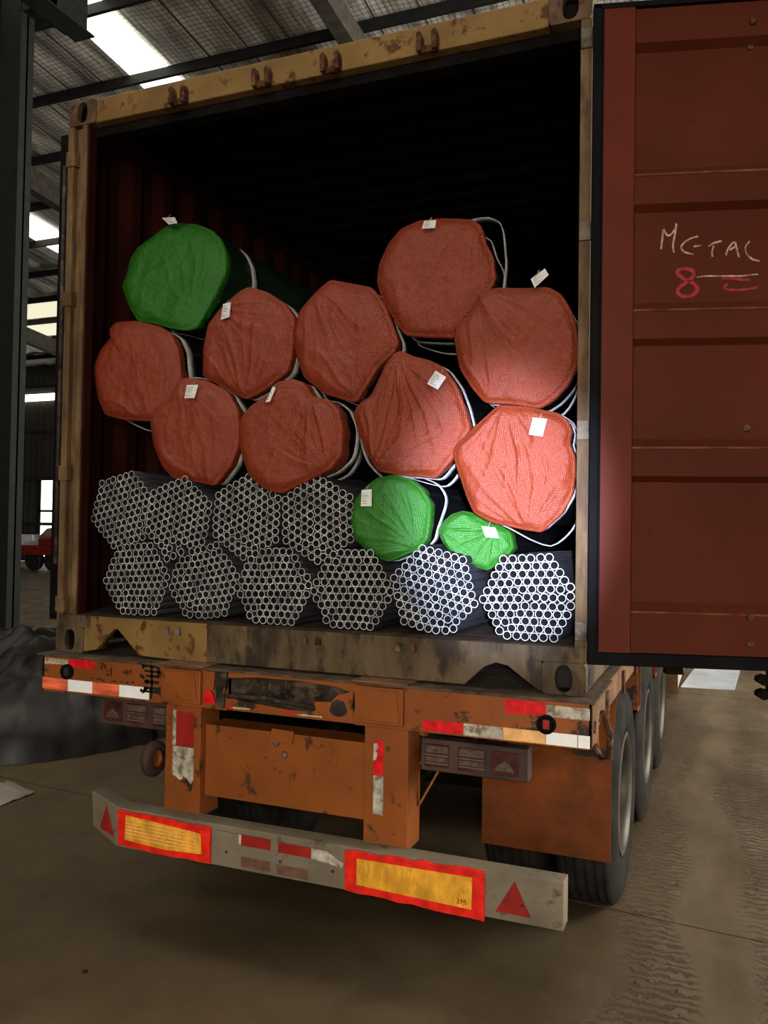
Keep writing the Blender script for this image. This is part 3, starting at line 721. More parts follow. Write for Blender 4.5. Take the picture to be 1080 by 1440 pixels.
for y in AX:
    for s_, xo in ((1, 1.245), (-1, -1.13)):
        wheel(xo-s_*.145, y, True); wheel(xo-s_*.475, y, False)
    B().tube([(-1.0, y, R), (1.0, y, R)], .07, 12).build('axle', 'chassis_black', TR, smooth=True)
    for x in (-.5, .5): B().prism([(y-.55, .72), (y, .60), (y+.55, .72), (y+.55, .74), (y, .66), (y-.55, .74)], x-.045, x+.045, axis='X').build('leaf_spring', 'chassis_black', TR)

# orange mudguard on the right, its sloping top and its grimy bracket bar
g = B(); g.prism([(.500, .855), (.50, .432), (.504, .432), (.504, .855)], .705, 1.25, axis='X')
mg = g.build('mudguard', 'orange_flap', TR, bevel=.001, label='orange steel mudguard in front of the rear wheel')
g = B(); v = [(.72, .502, .855), (1.25, .502, .855), (1.235, .82, 1.07), (.72, .82, 1.07)]
g.add(v+[(a, b+.004, c) for a, b, c in v], [(0, 1, 2, 3), (7, 6, 5, 4), (0, 4, 5, 1), (1, 5, 6, 2), (2, 6, 7, 3), (3, 7, 4, 0)])
g.build('sloping_top', 'orange_plain', mg)
B().bar((1.10, .47, .885), (1.255, .49, .875), .04, .03).build('bracket_bar', 'grime_steel', mg, bevel=.005)
B().prism([(.20, 1.09), (.46, 1.09), (.50, .90), (.40, .95)], 1.19, 1.20, axis='X').build('side_gusset', 'orange_plain', mg)
B().box(-.03, .03, 2.0, 2.05, .5, .7).build('hanger', 'chassis_black', TR)
for y in (1.86, 3.1):
    B().box(1.17, 1.235, y-.09, y-.078, .80, 1.09).box(1.17, 1.235, y+.078, y+.09, .80, 1.09).box(1.17, 1.235, y-.09, y+.09, .80, .812).build('side_bracket', 'orange_paint', TR)
g = B().box(.75, 1.19, 6.80, 9.5, .06, 1.0); g.build('toolbox', 'toolbox_paint', TR, bevel=.01, label='pale box hung under the trailer side')
B().box(.75, 1.20, 6.76, 6.80, .04, 1.02).build('toolbox_end', 'orange_dusty', TR)
B().box(.9, 1.1, 6.3, 6.35, .3, 1.1).build('toolbox_bracket', 'chassis_black', TR)

# ================================================================== CONTAINER
ZB, ZT, XL, XR, LEN = 1.193, 3.784, -1.219, 1.219, 6.058
CT = empty('shipping_container', (0, 0, ZB), 'rusty yellow framed shipping container with its rear doors open', 'container')
def corner(x0, x1, z0, z1, y0=0.0, m='casting'):
    """corner casting: hollow block with an oval hole in the rear face"""
    cxm, czm = (x0+x1)/2, (z0+z1)/2; n = 32
    hx, hz = .030, .048
    outer = []; inner = []
    for k in range(n):
        a = 2*PI*k/n+PI/n; c_, s_ = math.cos(a), math.sin(a)
        t = min((x1-x0)/2/max(abs(c_), 1e-6), (z1-z0)/2/max(abs(s_), 1e-6)); outer.append((cxm+c_*t, czm+s_*t))
        inner.append((cxm+math.copysign(abs(c_)**.8, c_)*hx, czm+math.copysign(abs(s_)**.8, s_)*hz))
    g = B(); v = [(p[0], y0, p[1]) for p in outer]+[(p[0], y0, p[1]) for p in inner]+[(p[0], y0+.03, p[1]) for p in inner]+[(p[0], y0+.178, p[1]) for p in outer]
    f = [(k, (k+1) % n, n+(k+1) % n, n+k) for k in range(n)]+[(n+k, n+(k+1) % n, 2*n+(k+1) % n, 2*n+k) for k in range(n)]
    f += [(k, 3*n+k, 3*n+(k+1) % n, (k+1) % n) for k in range(n)]+[tuple(3*n+k for k in range(n))]
    g.add(v, f); g.box(cxm-.055, cxm+.055, y0+.09, y0+.12, z0+.01, z1-.01, 1)
    o = g.build('corner_casting', [m, 'dark_spot'], CT, bevel=.003); return o
corner(XL, XL+.162, ZB, ZB+.118, m='yellow_rusty'); corner(XR-.162, XR, ZB, ZB+.118, m='yellow_rusty')
corner(XL, XL+.162, ZT-.118, ZT); corner(XR-.162, XR, ZT-.118, ZT)
for x0 in (XL, XR-.162):
    for z0 in (ZB, ZT-.118): B().box(x0, x0+.162, LEN-.178, LEN, z0, z0+.118).build('corner_casting', 'casting', CT, bevel=.004)
# side hole of the lower right casting
B().lathe([(-.001, .001), (.002, .001), (.002, .03), (-.001, .03)], (XR, .085, ZB+.06), 'X', 18).build('casting_hole', 'dark_spot', CT)
# posts
g = B().box(XL, XL+.035, .002, .15, ZB+.118, ZT-.118).box(XL+.035, XL+.085, .03, .04, ZB+.118, ZT-.118).box(XL+.085, XL+.112, .002, .05, ZB+.118, ZT-.118)
pl_ = g.build('corner_post', 'post_paint', CT, bevel=.003)
B().box(XL+.112, XL+.122, .012, .06, ZB+.118, ZT-.118).build('post_edge', 'inner_red', pl_, bevel=.001)
g = B().box(XR-.042, XR, .002, .15, ZB+.118, ZT-.118)
pr_ = g.build('corner_post', 'post_paint', CT, bevel=.003)
for py in (55, 325, 605, 888):
    z = at(824, py, 0).z; B().box(XR-.040, XR+.004, -.010, .02, z-.035, z+.035).build('hinge_lug', 'hinge_steel', pr_, bevel=.003)
for py in (225, 420, 665, 850):
    z = at(98, py, 0).z; B().box(XL-.002, XL+.05, -.008, .03, z-.035, z+.035).build('hinge_lug', 'post_paint', pl_, bevel=.003)
# header
g = B().box(XL+.162, XR-.162, .004, .055, ZT-.118, ZT-.006)
hd = g.build('header', 'yellow_paint', CT, bevel=.004)
B().box(XL+.10, XR-.04, .055, .12, ZT-.16, ZT-.02).build('header_back', 'chassis_black', hd)
for x in (-.58, -.155, .17, .59):
    for dx in (-.035, .028):
        B().prism([(x+dx-.010, ZT-.125), (x+dx+.012, ZT-.125), (x+dx+.012, ZT-.07), (x+dx+.004, ZT-.045), (x+dx-.012, ZT-.055)], -.035, .005).build('cam_keeper', 'rust', hd, bevel=.004)
    B().box(x-.03, x+.03, -.018, .005, ZT-.128, ZT-.098).build('cam_keeper', 'rust', hd, bevel=.004)
# sill with gusset cut-outs near both castings
g = B()
zt_ = 1.368
g.prism([(XL+.162, zt_), (XL+.162, ZB+.01), (-.985, 1.215), (-.885, 1.315), (-.865, 1.315), (-.745, 1.205), (-.6, 1.200), (-.39, 1.199), (-.39, zt_)], .004, .03)
sill = g.build('sill', 'yellow_paint', CT, bevel=.003)
g = B()
g.prism([(-.39, zt_-.002), (-.39, 1.201), (.765, 1.201), (.84, 1.272), (.885, 1.292), (.93, 1.284), (1.045, 1.203), (1.057, 1.203), (1.057, zt_-.002)], .006, .03)
g.build('sill_plate', 'yellow_rusty', sill, bevel=.003, label='rust-streaked bare section of the sill')
B().box(XL+.02, XR-.04, -.004, .16, zt_, zt_+.0025).build('threshold', 'wood_floor', sill, bevel=.002)
B().box(XL+.01, XL+.2, .0, .1, 1.311, zt_).build('sill_end', 'yellow_rusty', sill, bevel=.003)
B().box(XR-.2, XR-.0, .0, .1, 1.311, zt_).build('sill_end', 'yellow_rusty', sill, bevel=.003)
for x in (-.56, .12, .53):
    for dx in (-.03, .03): B().prism([(x+dx-.012, 1.31), (x+dx+.012, 1.31), (x+dx+.010, 1.34), (x+dx-.010, 1.345)], -.016, .006).build('cam_keeper', 'rust' if x > -.5 else 'hinge_steel', sill, bevel=.003)
# underframe, floor, walls, roof
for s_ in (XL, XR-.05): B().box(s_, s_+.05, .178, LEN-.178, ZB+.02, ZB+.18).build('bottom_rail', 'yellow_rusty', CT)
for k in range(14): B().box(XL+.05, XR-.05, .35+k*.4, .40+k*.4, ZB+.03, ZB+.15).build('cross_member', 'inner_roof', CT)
for k in range(8):
    x = XL+.05+k*.292; B().box(x, x+.288, .16, LEN-.06, ZB+.150, ZB+.178).build('floor_plank', 'wood_floor', CT)
def corrug(n, a, b, d, flat=.5):
    """trapezoid wave sampled from a to b as (pos, depth)"""
    P = []; st = (b-a)/n
    for k in range(n):
        x = a+k*st; P += [(x, 0), (x+st*.26, 0), (x+st*.5, d), (x+st*.76, d)]
    P.append((b, 0)); return P
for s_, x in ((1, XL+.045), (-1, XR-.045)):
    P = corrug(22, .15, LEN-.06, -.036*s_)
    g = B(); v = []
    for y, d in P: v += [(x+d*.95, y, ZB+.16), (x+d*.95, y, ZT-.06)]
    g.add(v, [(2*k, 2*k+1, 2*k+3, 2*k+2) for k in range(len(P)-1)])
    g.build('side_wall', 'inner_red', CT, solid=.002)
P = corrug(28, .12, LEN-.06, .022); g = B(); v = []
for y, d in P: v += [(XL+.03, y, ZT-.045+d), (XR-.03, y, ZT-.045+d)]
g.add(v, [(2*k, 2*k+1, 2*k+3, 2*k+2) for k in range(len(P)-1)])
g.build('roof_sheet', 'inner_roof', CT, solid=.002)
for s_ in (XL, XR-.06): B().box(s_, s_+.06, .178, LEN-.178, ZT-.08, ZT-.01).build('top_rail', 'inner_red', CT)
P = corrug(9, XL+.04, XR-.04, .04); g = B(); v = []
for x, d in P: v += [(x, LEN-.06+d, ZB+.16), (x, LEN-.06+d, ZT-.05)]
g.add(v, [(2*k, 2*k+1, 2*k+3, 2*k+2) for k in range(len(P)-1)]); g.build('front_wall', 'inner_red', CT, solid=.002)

# right door, swung fully round: its inner face is in view
DY = -.062                                  # plane of the inner face
PIV = Vector((1.238, DY+.02, 0)); DANG = math.radians(14)
def atd(px, py, dy=0.0):
    """pixel -> point of the (turned) door plane, given back in the unturned frame the door is modelled in"""
    n = Vector((-math.sin(DANG), math.cos(DANG), 0)); p0 = PIV+Matrix.Rotation(DANG, 3, 'Z') @ Vector((0, DY+dy-PIV.y, 0))
    d = Vector(ray(px, py)); c = Vector(CAM); q = c+d*((p0-c).dot(n)/d.dot(n))
    return PIV+Matrix.Rotation(-DANG, 3, 'Z') @ (q-PIV)
dx0, dx1 = 1.262, 2.40
dz0, dz1 = atd(845, 917).z, atd(847, 13).z
g = B(); rec = [(atd(900, b_).z, atd(900, a_).z) for a_, b_ in ((61, 241), (289, 432), (479, 626), (673, 858))]
fx = 1.372; fx2 = dx1-.09; dep = .046
g.box(dx0, fx, DY, DY+.045, dz0, dz1, 1).box(fx2, dx1, DY, DY+.045, dz0, dz1)
# horizontal corrugations with sloping lips
BO = .012
prof = [(dz1, BO)]
for a, b in rec: prof += [(b+.010, BO), (b-.010, dep), (a+.026, dep), (a-.008, BO)]
prof += [(dz0, BO)]
v = []
for z, d in prof: v += [(fx, DY+.002+d, z), (fx2, DY+.002+d, z)]
nb = len(v)
g.add(v, [(2*k, 2*k+1, 2*k+3, 2*k+2) for k in range(len(prof)-1)])
for x in (fx, fx2):
    for (z, d), (z2, d2) in zip(prof[:-1], prof[1:]):
        g.add([(x, DY+.001, z), (x, DY+.002+d, z), (x, DY+.002+d2, z2), (x, DY+.001, z2)], [(0, 1, 2, 3)])
g.box(dx0, dx1, DY+.053, DY+.058, dz0, dz1)
dr = g.build('door', ['door_red', 'door_stile'], CT, bevel=.0, label='oxide red door leaf swung right round, inner face out')
for a, b in rec:                                      # lighter strip paints the light caught on each recess's lower lip
    B().box(fx, fx2, DY+BO-.0035, DY+BO+.008, a-.012, a-.004).build('lit_lip', 'door_lip_lit', dr, bevel=.003)
B().box(fx-.001, fx+.003, DY+.004, DY+BO+.001, dz0, dz1).build('edge_shade', 'inner_red', dr)  # dark strip put in as the shaded edge between stile and panel
# rubber gasket
B().box(dx0-.034, dx0-.004, DY-.004, DY+.035, dz0-.045, dz1+.02).box(dx0-.004, dx0+.004, DY-.002, DY+.03, dz0-.045, dz1).build('gasket', 'gasket', dr, bevel=.003)
B().box(dx0-.034, dx1, DY-.006, DY+.035, dz0-.045, dz0-.002).build('gasket', 'gasket', dr, bevel=.003)
B().box(dx0-.034, dx1, DY-.004, DY+.035, dz1+.0, dz1+.02).build('gasket', 'gasket', dr, bevel=.003)
# bolt heads
for px, py in ((1060, 27), (1060, 55), (1056, 600), (1056, 868), (1056, 905)):
    p = atd(px, py); yb_ = DY if not any(a < p.z < b for a, b in rec) else DY+dep
    B().lathe([(.003, .001), (-.004, .001), (-.004, .011), (.003, .014)], (p.x, yb_, p.z), 'Y', 12).build('bolt_head', 'rust', dr)
# locking rod on the outer face, its cams stick out below
for xx in (1.86, 2.2):
    B().tube([(xx, DY+.075, dz0-.10), (xx, DY+.075, dz1+.05)], .016, 12).build('locking_rod', 'grime_steel', dr, smooth=True)
    for zc in (dz0-.085, dz0-.135):
        B().prism([(xx-.05, zc-.008), (xx-.03, zc-.020), (xx, zc-.012), (xx+.03, zc-.020), (xx+.05, zc-.008), (xx+.05, zc+.008), (xx+.03, zc+.018), (xx, zc+.01), (xx-.03, zc+.018), (xx-.05, zc+.008)], DY+.05, DY+.095).build('locking_cam', 'chassis_black', dr, bevel=.003)
    B().box(xx-.014, xx+.014, DY+.055, DY+.09, dz0-.14, dz0-.04).build('cam_shaft', 'chassis_black', dr, bevel=.003)
B().box(1.50, 1.56, DY+.04, DY+.09, dz0-.075, dz0-.03).build('hinge_blade', 'chassis_black', dr)
# writing on the door
YW = DY+dep-.0002
def zd(x, y): return (900+x/6.0, 290+y/6.0)
def wr(lst, wd, m, lab, sub=4):
    g = B()
    for s_ in lst: px_stroke(g, [zd(*p) for p in s_], wd, YW, .18, sub, lambda a, b: atd(a, b, dep))
    g.build('handwriting', m, dr, label=lab)
wr([[(178, 362), (188, 270), (198, 185), (215, 225), (232, 250), (262, 240), (300, 190)], [(308, 145), (298, 220), (275, 330), (287, 392)],
    [(490, 255), (440, 265), (375, 300), (340, 350), (375, 390), (450, 405)], [(452, 340), (520, 330)],
    [(580, 338), (620, 310), (690, 292)], [(622, 335), (605, 385), (612, 425)],
    [(725, 412), (745, 350), (800, 290), (812, 340), (835, 432)], [(755, 368), (815, 335)],
    [(925, 295), (885, 345), (895, 405), (950, 450), (1010, 462)]], .0062, 'chalk', 'METAL chalked in thin pale capitals')
wr([[(480, 598), (560, 588), (640, 590), (750, 588), (850, 590), (930, 578), (995, 574)]], .0045, 'chalk', 'thin chalk line')
wr([[(430, 640), (380, 620), (310, 570), (320, 535), (390, 525), (450, 545), (455, 590), (400, 640), (330, 680), (310, 730), (360, 765), (440, 755), (490, 710), (470, 665), (420, 635)]], .0125, 'red_marker', 'red figure 8')
wr([[(690, 612), (780, 605), (860, 622), (930, 618)], [(740, 655), (705, 685), (730, 705), (840, 708), (940, 695), (1000, 682)]], .009, 'red_marker', 'red equals sign')
RM = Matrix.Translation(PIV-CT.location) @ Matrix.Rotation(DANG, 4, 'Z') @ Matrix.Translation(CT.location-PIV)
bpy.context.view_layer.update()
for o in [dr]+list(dr.children): o.data.transform(RM)
# left door folded back along the container side: only its edge shows
g = B().box(XL-.075, XL-.03, .07, 1.22, dz0, dz1); ld = g.build('door', 'door_red', CT, bevel=.003, label='left door leaf folded back along the side')
B().box(XL-.085, XL-.01, .045, .07, dz0-.03, dz1+.01).build('gasket', 'gasket', ld)
B().tube([(XL-.04, .03, 1.6), (XL-.04, .03, 3.5)], .010).build('hinge_rod', 'grime_steel', ld, smooth=True)

# ================================================================== BARE PIPE BUNDLES
PITCH, OD = .0347, .0332
FL = ZB+.178
bund = [  # centre px, plane Y, lattice turn (deg), label
    ('B5', 192, 815, .07, 4, 'bare pipe bundle at the left end of the bottom row'),
    ('B6', 286, 818, .09, 10, 'bare pipe bundle second from the left in the bottom row'),
    ('B7', 384, 826, .05, 2.5, 'bare pipe bundle third from the left in the bottom row'),
    ('B8', 494, 830, .06, 1.5, 'bare pipe bundle in the bottom row below the big green wrapped end'),
    ('B9', 609, 831, .08, -14, 'brightly lit tilted bare pipe bundle second from the right in the bottom row'),
    ('B10', 743, 842, .05, 3.5, 'brightly lit bare pipe bundle at the right end of the bottom row'),
    ('B1', 172, 717, .10, 14, 'bare pipe bundle at the left end of the upper bare row, by the red wall'),
    ('B2', 250, 728, .06, 20, 'bare pipe bundle second from the left in the upper bare row'),
    ('B3', 346, 727, .08, 27, 'bare pipe bundle of the upper row under the heart shaped red cover'),
    ('B4', 446, 730, .08, 32, 'bare pipe bundle of the upper row left of the big green wrapped end')]
P0 = []; own = []
for i, (n_, px, py, Y, dg, lab) in enumerate(bund):
    c0 = at(px, py, Y); a = math.radians(dg)
    for r in range(-5, 6):
        cnt = 11-abs(r)
        for k in range(cnt):
            x = (k-(cnt-1)/2)*PITCH; z = r*PITCH*.866
            P0.append((c0.x+x*math.cos(a)-z*math.sin(a)+random.uniform(-.0008, .0008), c0.z+x*math.sin(a)+z*math.cos(a)+random.uniform(-.0008, .0008))); own.append(i)
P0 = np.array(P0); P1 = P0.copy(); own = np.array(own)
for it in range(160):                                   # settle: no two pipes share space
    d = P1[:, None]-P1[None]; r = np.sqrt((d**2).sum(2))+np.eye(len(P1))*9
    ov = np.clip(OD+.0002-r, 0, None)
    mv = (d/r[..., None]*ov[..., None]).sum(1)*.45
    P1 += mv+(P0-P1)*.004
    P1[:, 1] = np.maximum(P1[:, 1], FL+OD/2+.004)
    P1[:, 0] = np.clip(P1[:, 0], XL+.05+OD/2, XR-.05-OD/2)
PL = 5.70
def pipe_mesh():
    n = 20; ro, ri = OD/2, OD/2-.0030; g = B()
    def ring(y, r): return [(r*math.cos(2*PI*k/n), y, r*math.sin(2*PI*k/n)) for k in range(n)]
    v = ring(PL, ro)+ring(0, ro)+ring(0, ri)+ring(PL*.5, ri)
    f = []; m = []
    for s_, mi in ((0, 0), (1, 2), (2, 1)):
        for k in range(n): f.append((s_*n+k, (s_+1)*n+k, (s_+1)*n+(k+1) % n, s_*n+(k+1) % n)); m.append(mi)
    f.append(tuple(range(n))); m.append(0)
    g.v = v; g.f = f; g.m = m
    o = g.build('pipe', ['pipe_steel', 'pipe_bore', 'pipe_end']); me = o.data; bpy.data.objects.remove(o)
    for p in me.polygons:
        if p.index < n or 2*n <= p.index < 3*n: p.use_smooth = True
    return me
PM = pipe_mesh()
for i, (n_, px, py, Y, dg, lab) in enumerate(bund):
    idx = np.where(own == i)[0]; c = P1[idx].mean(0)
    root = empty('pipe_bundle', (float(c[0]), Y, float(P1[idx, 1].min())), lab, 'pipe bundle', 'bare steel pipe bundles in the two lower rows')
    for j in idx:
        o = bpy.data.objects.new('pipe', PM); COL.objects.link(o); o.parent = root
        o.location = (P1[j, 0]-root.location.x, random.uniform(-.006, .006), P1[j, 1]-root.location.z)
    # thin steel binding strap a little way in
    hull = []
    for k in range(36):
        a = 2*PI*k/36; dvec = np.array([math.cos(a), math.sin(a)]); q = P1[idx]; b = q[np.argmax(q@dvec)]
        hull.append(b+dvec*(OD/2+.0012))
    for yo in ((.45,)):
        g = B(); v = []
        for hx, hz in hull: v += [(hx, Y+yo, hz), (hx, Y+yo+.02, hz)]
        g.add(v, [(2*k, 2*k+1, (2*k+3) % 72, (2*k+2) % 72) for k in range(36)])
        g.build('binding_band', 'grime_steel', root, solid=.0012)

# ================================================================== WRAPPED BUNDLES
def resample(poly, n, smooth=2):
    P = [Vector((p[0], p[1])) for p in poly]
    for _ in range(smooth):
        Q = []
        for i in range(len(P)):
            a, b = P[i], P[(i+1) % len(P)]; Q += [a*.9+b*.1, a*.1+b*.9]
        P = Q
    L_ = [0]
    for i in range(len(P)): L_.append(L_[-1]+(P[(i+1) % len(P)]-P[i]).length)
    out = []; j = 0
    for k in range(n):
        s_ = L_[-1]*k/n
        while L_[j+1] < s_: j += 1
        t = (s_-L_[j])/(L_[j+1]-L_[j]+1e-9); out.append(P[j]*(1-t)+P[(j+1) % len(P)]*t)
    return out
def wrapped(name, px, Y, colr, folds, label, film='cover_film_dark', tagq=None, tag_rot=None, straps=(), skirt=.05, seed=0, fold_amp=.019, bulge=.02, shrink=.905, slope=0.0):
    poly = [(min(1.166, max(-1.166, at(a, b, Y).x)), at(a, b, Y).z) for a, b in px]
    rim = resample(poly, 132)
    c = sum(rim, Vector((0, 0)))/len(rim)
    root = empty('wrapped_pipe_bundle', (c.x, Y, min(p.y for p in rim)), label, 'pipe bundle', 'pipe bundles with covered ends')
    # gather point(s) of the folds
    G = [(Vector((at(a, b, Y).x, at(a, b, Y).z)), k_, am) for a, b, k_, am in folds]
    g = B(); NR = 40; n = len(rim); rad = sum((p-c).length for p in rim)/n
    v = []
    for i in range(NR+1):
        t = 1-i/NR*.985
        for k, p in enumerate(rim):
            q = c+(p-c)*t
            edge = min(1, (1-t)*7)
            h = bulge*(1-t**9)
            for gp, kk, am in G:
                d = q-gp; rr = d.length; a = math.atan2(d.y, d.x)
                wob = noise.noise(Vector((q.x*5, q.y*5, seed*3.1)))*1.1
                s1 = 1-abs(math.sin(a*kk+wob+seed))
                s2 = 1-abs(math.sin(a*kk*2.3+wob*2+seed*2))
                fall = min(1, rr/.05)*max(0, 1-rr/(rad*2.2))
                h += fold_amp*am*(s1**3*.75+s2**3*.4)*fall*edge
            nv = Vector((q.x*9, q.y*9, seed*1.7))
            h += .006*noise.noise(nv)*edge+.0028*noise.noise(nv*3.3)*edge
            # soft rolled hem
            hem = .007*math.exp(-((1-t)/.02)**2)-.003*math.exp(-((1-t-.045)/.016)**2)
            v.append((q.x, Y-h-hem+.02*(t**10)+slope*(q.y-c.y), q.y))
    f = []
    for i in range(NR):
        for k in range(n): f.append((i*n+k, (i+1)*n+k, (i+1)*n+(k+1) % n, i*n+(k+1) % n))
    f.append(tuple(NR*n+k for k in range(n)))
    b0 = len(v); NS = 5
    for i in range(1, NS+1):                           # skirt running back over the bundle
        t = i/NS
        for k, p in enumerate(rim):
            rg = .5+.5*noise.noise(Vector((math.cos(k*2*PI/n)*3, math.sin(k*2*PI/n)*3, seed)))
            sc = 1+.006*math.sin(k*.9+seed)*t-.025*t*t+.010*noise.noise(Vector((k*.35, t*2, seed)))
            q = c+(p-c)*sc
            v.append((q.x, Y+.02+skirt*t*(.6+.8*rg)+slope*(q.y-c.y), q.y))
    for i in range(NS):
        a0 = 0 if i == 0 else b0+(i-1)*n
        a1 = b0+i*n
        for k in range(n): f.append((a0+k, a0+(k+1) % n, a1+(k+1) % n, a1+k))
    g.add(v, f); g.build('end_cover', colr, root, smooth=True)
    # body: pipes under dark film
    g = B(); m = 140; rb_ = resample(poly, m); v = []
    for y in (Y+.035, Y+.2, Y+1.2, 5.9):
        for k, p in enumerate(rb_):
            s_ = shrink-.022*(1-abs(math.sin(PI*k/7*1.0)))
            q = c+(p-c)*s_; v.append((q.x, y, q.y+.006))
    f = [(i*m+k, i*m+(k+1) % m, (i+1)*m+(k+1) % m, (i+1)*m+k) for i in range(3) for k in range(m)]+[tuple(range(m)), tuple(range(4*m-1, 3*m-1, -1))]
    g.add(v, f); g.build('wrapped_body', film, root, smooth=False)
    # webbing slings: a band round the body hanging loose on one side
    for yo, sc, ang_, slack, wd in straps:
        rs = resample(poly, 72, 3); g = B(); v = []
        for k in range(73):
            p = rs[k % 72]; d = p-c; a = math.atan2(d.y, d.x)
            da = (a-math.radians(ang_)+PI) % (2*PI)-PI
            e = slack*math.exp(-(da/.55)**2)
            wd = max(wd, .055)
            q = c+d*(sc)+d.normalized()*e
            q.x = min(1.17, max(-1.17, q.x))
            tw = .25*math.sin(k*.35+seed)
            v += [(q.x, Y+yo-wd/2+tw*.01+e*.1, q.y), (q.x+tw*.004, Y+yo+wd/2+tw*.01, q.y)]
        g.add(v, [(2*k, 2*k+1, 2*k+3, 2*k+2) for k in range(72)]); g.build('webbing_sling', 'webbing', root, smooth=True, solid=.003)
    # paper label with its printed lines
    if tagq:
        yq = Y-bulge-fold_amp*1.0-.014
        q = [at(a, b, yq) for a, b in tagq]
        g = B(); v = []
        for e in (0, .002):
            for i, p in enumerate(q): v.append((p.x, p.y+e+(.004 if i in (0, 1) else -.004), p.z))
        g.add(v, [(0, 1, 2, 3), (7, 6, 5, 4), (0, 4, 5, 1), (1, 5, 6, 2), (2, 6, 7, 3), (3, 7, 4, 0)])
        tg = g.build('paper_label', 'paper', root, label='white paper label')
        g = B()
        for r_ in (.2, .36, .52, .68, .82):
            a = q[0].lerp(q[3], r_).lerp(q[1].lerp(q[2], r_), .14); b = q[0].lerp(q[3], r_).lerp(q[1].lerp(q[2], r_), .14+.6*random.random()**.4)
            d = (q[3]-q[0])*.025; o_ = Vector((0, -.0062, 0))
            g.add([a+o_, b+o_, b+d+o_, a+d+o_], [(0, 1, 2, 3)])
        g.build('print_line', 'ink', tg, solid=.0003)
        # tie string
        B().tube([q[0].lerp(q[1], .5)+Vector((0, -.001, 0)), q[0].lerp(q[1], .5)+Vector((.002, .02, .018))], .0015, 5).build('tie_string', 'webbing', tg)
    return root

wrapped('G1', [(238, 310), (270, 311), (292, 320), (305, 332), (313, 350), (316, 378), (306, 405), (294, 432), (278, 462), (262, 466), (240, 462), (215, 455), (195, 452), (182, 432), (169, 402), (176, 380), (178, 362), (188, 345), (212, 326), (228, 313)], .30, 'cover_green',
        [(280, 440, 5, .5), (200, 400, 3, .25)], 'big green covered pipe bundle at the top left of the load', film='cover_film_green', tagq=[(227, 306), (245, 305), (250, 314), (238, 316)], straps=((.30, .975, 20, .0, .06),), seed=1, shrink=.965, slope=.10)
wrapped('R2', [(150, 463), (160, 452), (190, 450), (222, 458), (238, 468), (248, 490), (252, 530), (243, 560), (226, 578), (210, 592), (170, 590), (145, 583), (134, 558), (126, 518), (138, 492), (156, 470)], .12, 'cover_red',
        [(215, 600, 4, .5), (190, 440, 4, .3)], 'red covered pipe bundle at the far left, under the big green one', straps=((.12, .97, 285, .05, .03),), seed=2)
wrapped('R3', [(348, 402), (375, 410), (398, 425), (412, 445), (410, 475), (408, 500), (402, 522), (370, 548), (343, 562), (305, 540), (283, 530), (283, 490), (290, 455), (308, 432), (335, 408)], .10, 'cover_red',
        [(345, 570, 7, .8), (300, 430, 5, .5)], 'red covered pipe bundle just right of and below the big green one', tagq=[(313, 427), (324, 425), (323, 446), (311, 450)], straps=((.10, .98, 50, .0, .03),), seed=3)
wrapped('R4', [(450, 402), (463, 392), (490, 397), (522, 403), (538, 425), (548, 450), (559, 480), (552, 495), (530, 515), (512, 545), (498, 566), (455, 554), (425, 530), (415, 500), (408, 470), (420, 435), (438, 414)], .12, 'cover_red',
        [(440, 400, 6, .7), (520, 570, 5, .6)], 'red covered pipe bundle in the middle, left of the topmost red one', straps=((.12, .97, 300, .02, .03),), seed=4)
wrapped('R5', [(562, 320), (588, 308), (625, 305), (662, 307), (675, 315), (682, 340), (693, 360), (696, 392), (678, 425), (655, 458), (638, 474), (600, 473), (568, 471), (553, 450), (536, 420), (528, 396), (531, 370), (545, 340)], .15, 'cover_red',
        [(670, 300, 5, .4), (560, 480, 5, .35)], 'topmost red covered pipe bundle with a label on its upper edge', tagq=[(596, 310), (613, 309), (612, 321), (594, 322)], straps=((.16, .99, 45, .07, .045), (.22, .98, 275, .035, .045)), seed=5)
wrapped('R6', [(672, 410), (700, 403), (735, 404), (770, 402), (788, 412), (803, 435), (812, 470), (815, 510), (798, 540), (780, 560), (758, 574), (720, 568), (680, 566), (662, 545), (645, 518), (637, 475), (640, 458), (655, 445), (668, 425)], .09, 'cover_red',
        [(665, 400, 6, .7), (690, 570, 6, .5)], 'red covered pipe bundle by the right post, second from the top', tagq=[(746, 392), (766, 377), (772, 387), (752, 405)], straps=((.10, .97, 300, .06, .04), (.2, .97, 200, .03, .03)), seed=6)
wrapped('R7', [(243, 545), (250, 532), (262, 530), (290, 535), (318, 550), (332, 575), (334, 600), (333, 625), (322, 655), (300, 683), (275, 678), (240, 672), (225, 655), (213, 625), (208, 590), (218, 575), (235, 562)], .07, 'cover_red',
        [(250, 525, 5, .5), (295, 700, 5, .6)], 'red covered pipe bundle resting on the two leftmost bare bundles', tagq=[(262, 541), (278, 541), (274, 560), (260, 560)], straps=((.1, .97, 100, .02, .03),), seed=7)
wrapped('R8', [(378, 552), (388, 536), (410, 532), (425, 537), (433, 551), (437, 556), (462, 562), (474, 575), (480, 600), (478, 640), (462, 660), (425, 678), (393, 694), (370, 688), (347, 668), (335, 630), (335, 590), (350, 570)], .05, 'cover_red',
        [(436, 550, 7, .8), (465, 660, 6, .6)], 'heart shaped red covered pipe bundle above the middle bare bundles', tagq=[(383, 543), (387, 545), (380, 565), (374, 566)], straps=((.12, .99, 0, .03, .03), (.2, .98, 320, .02, .03)), seed=8, skirt=.09)
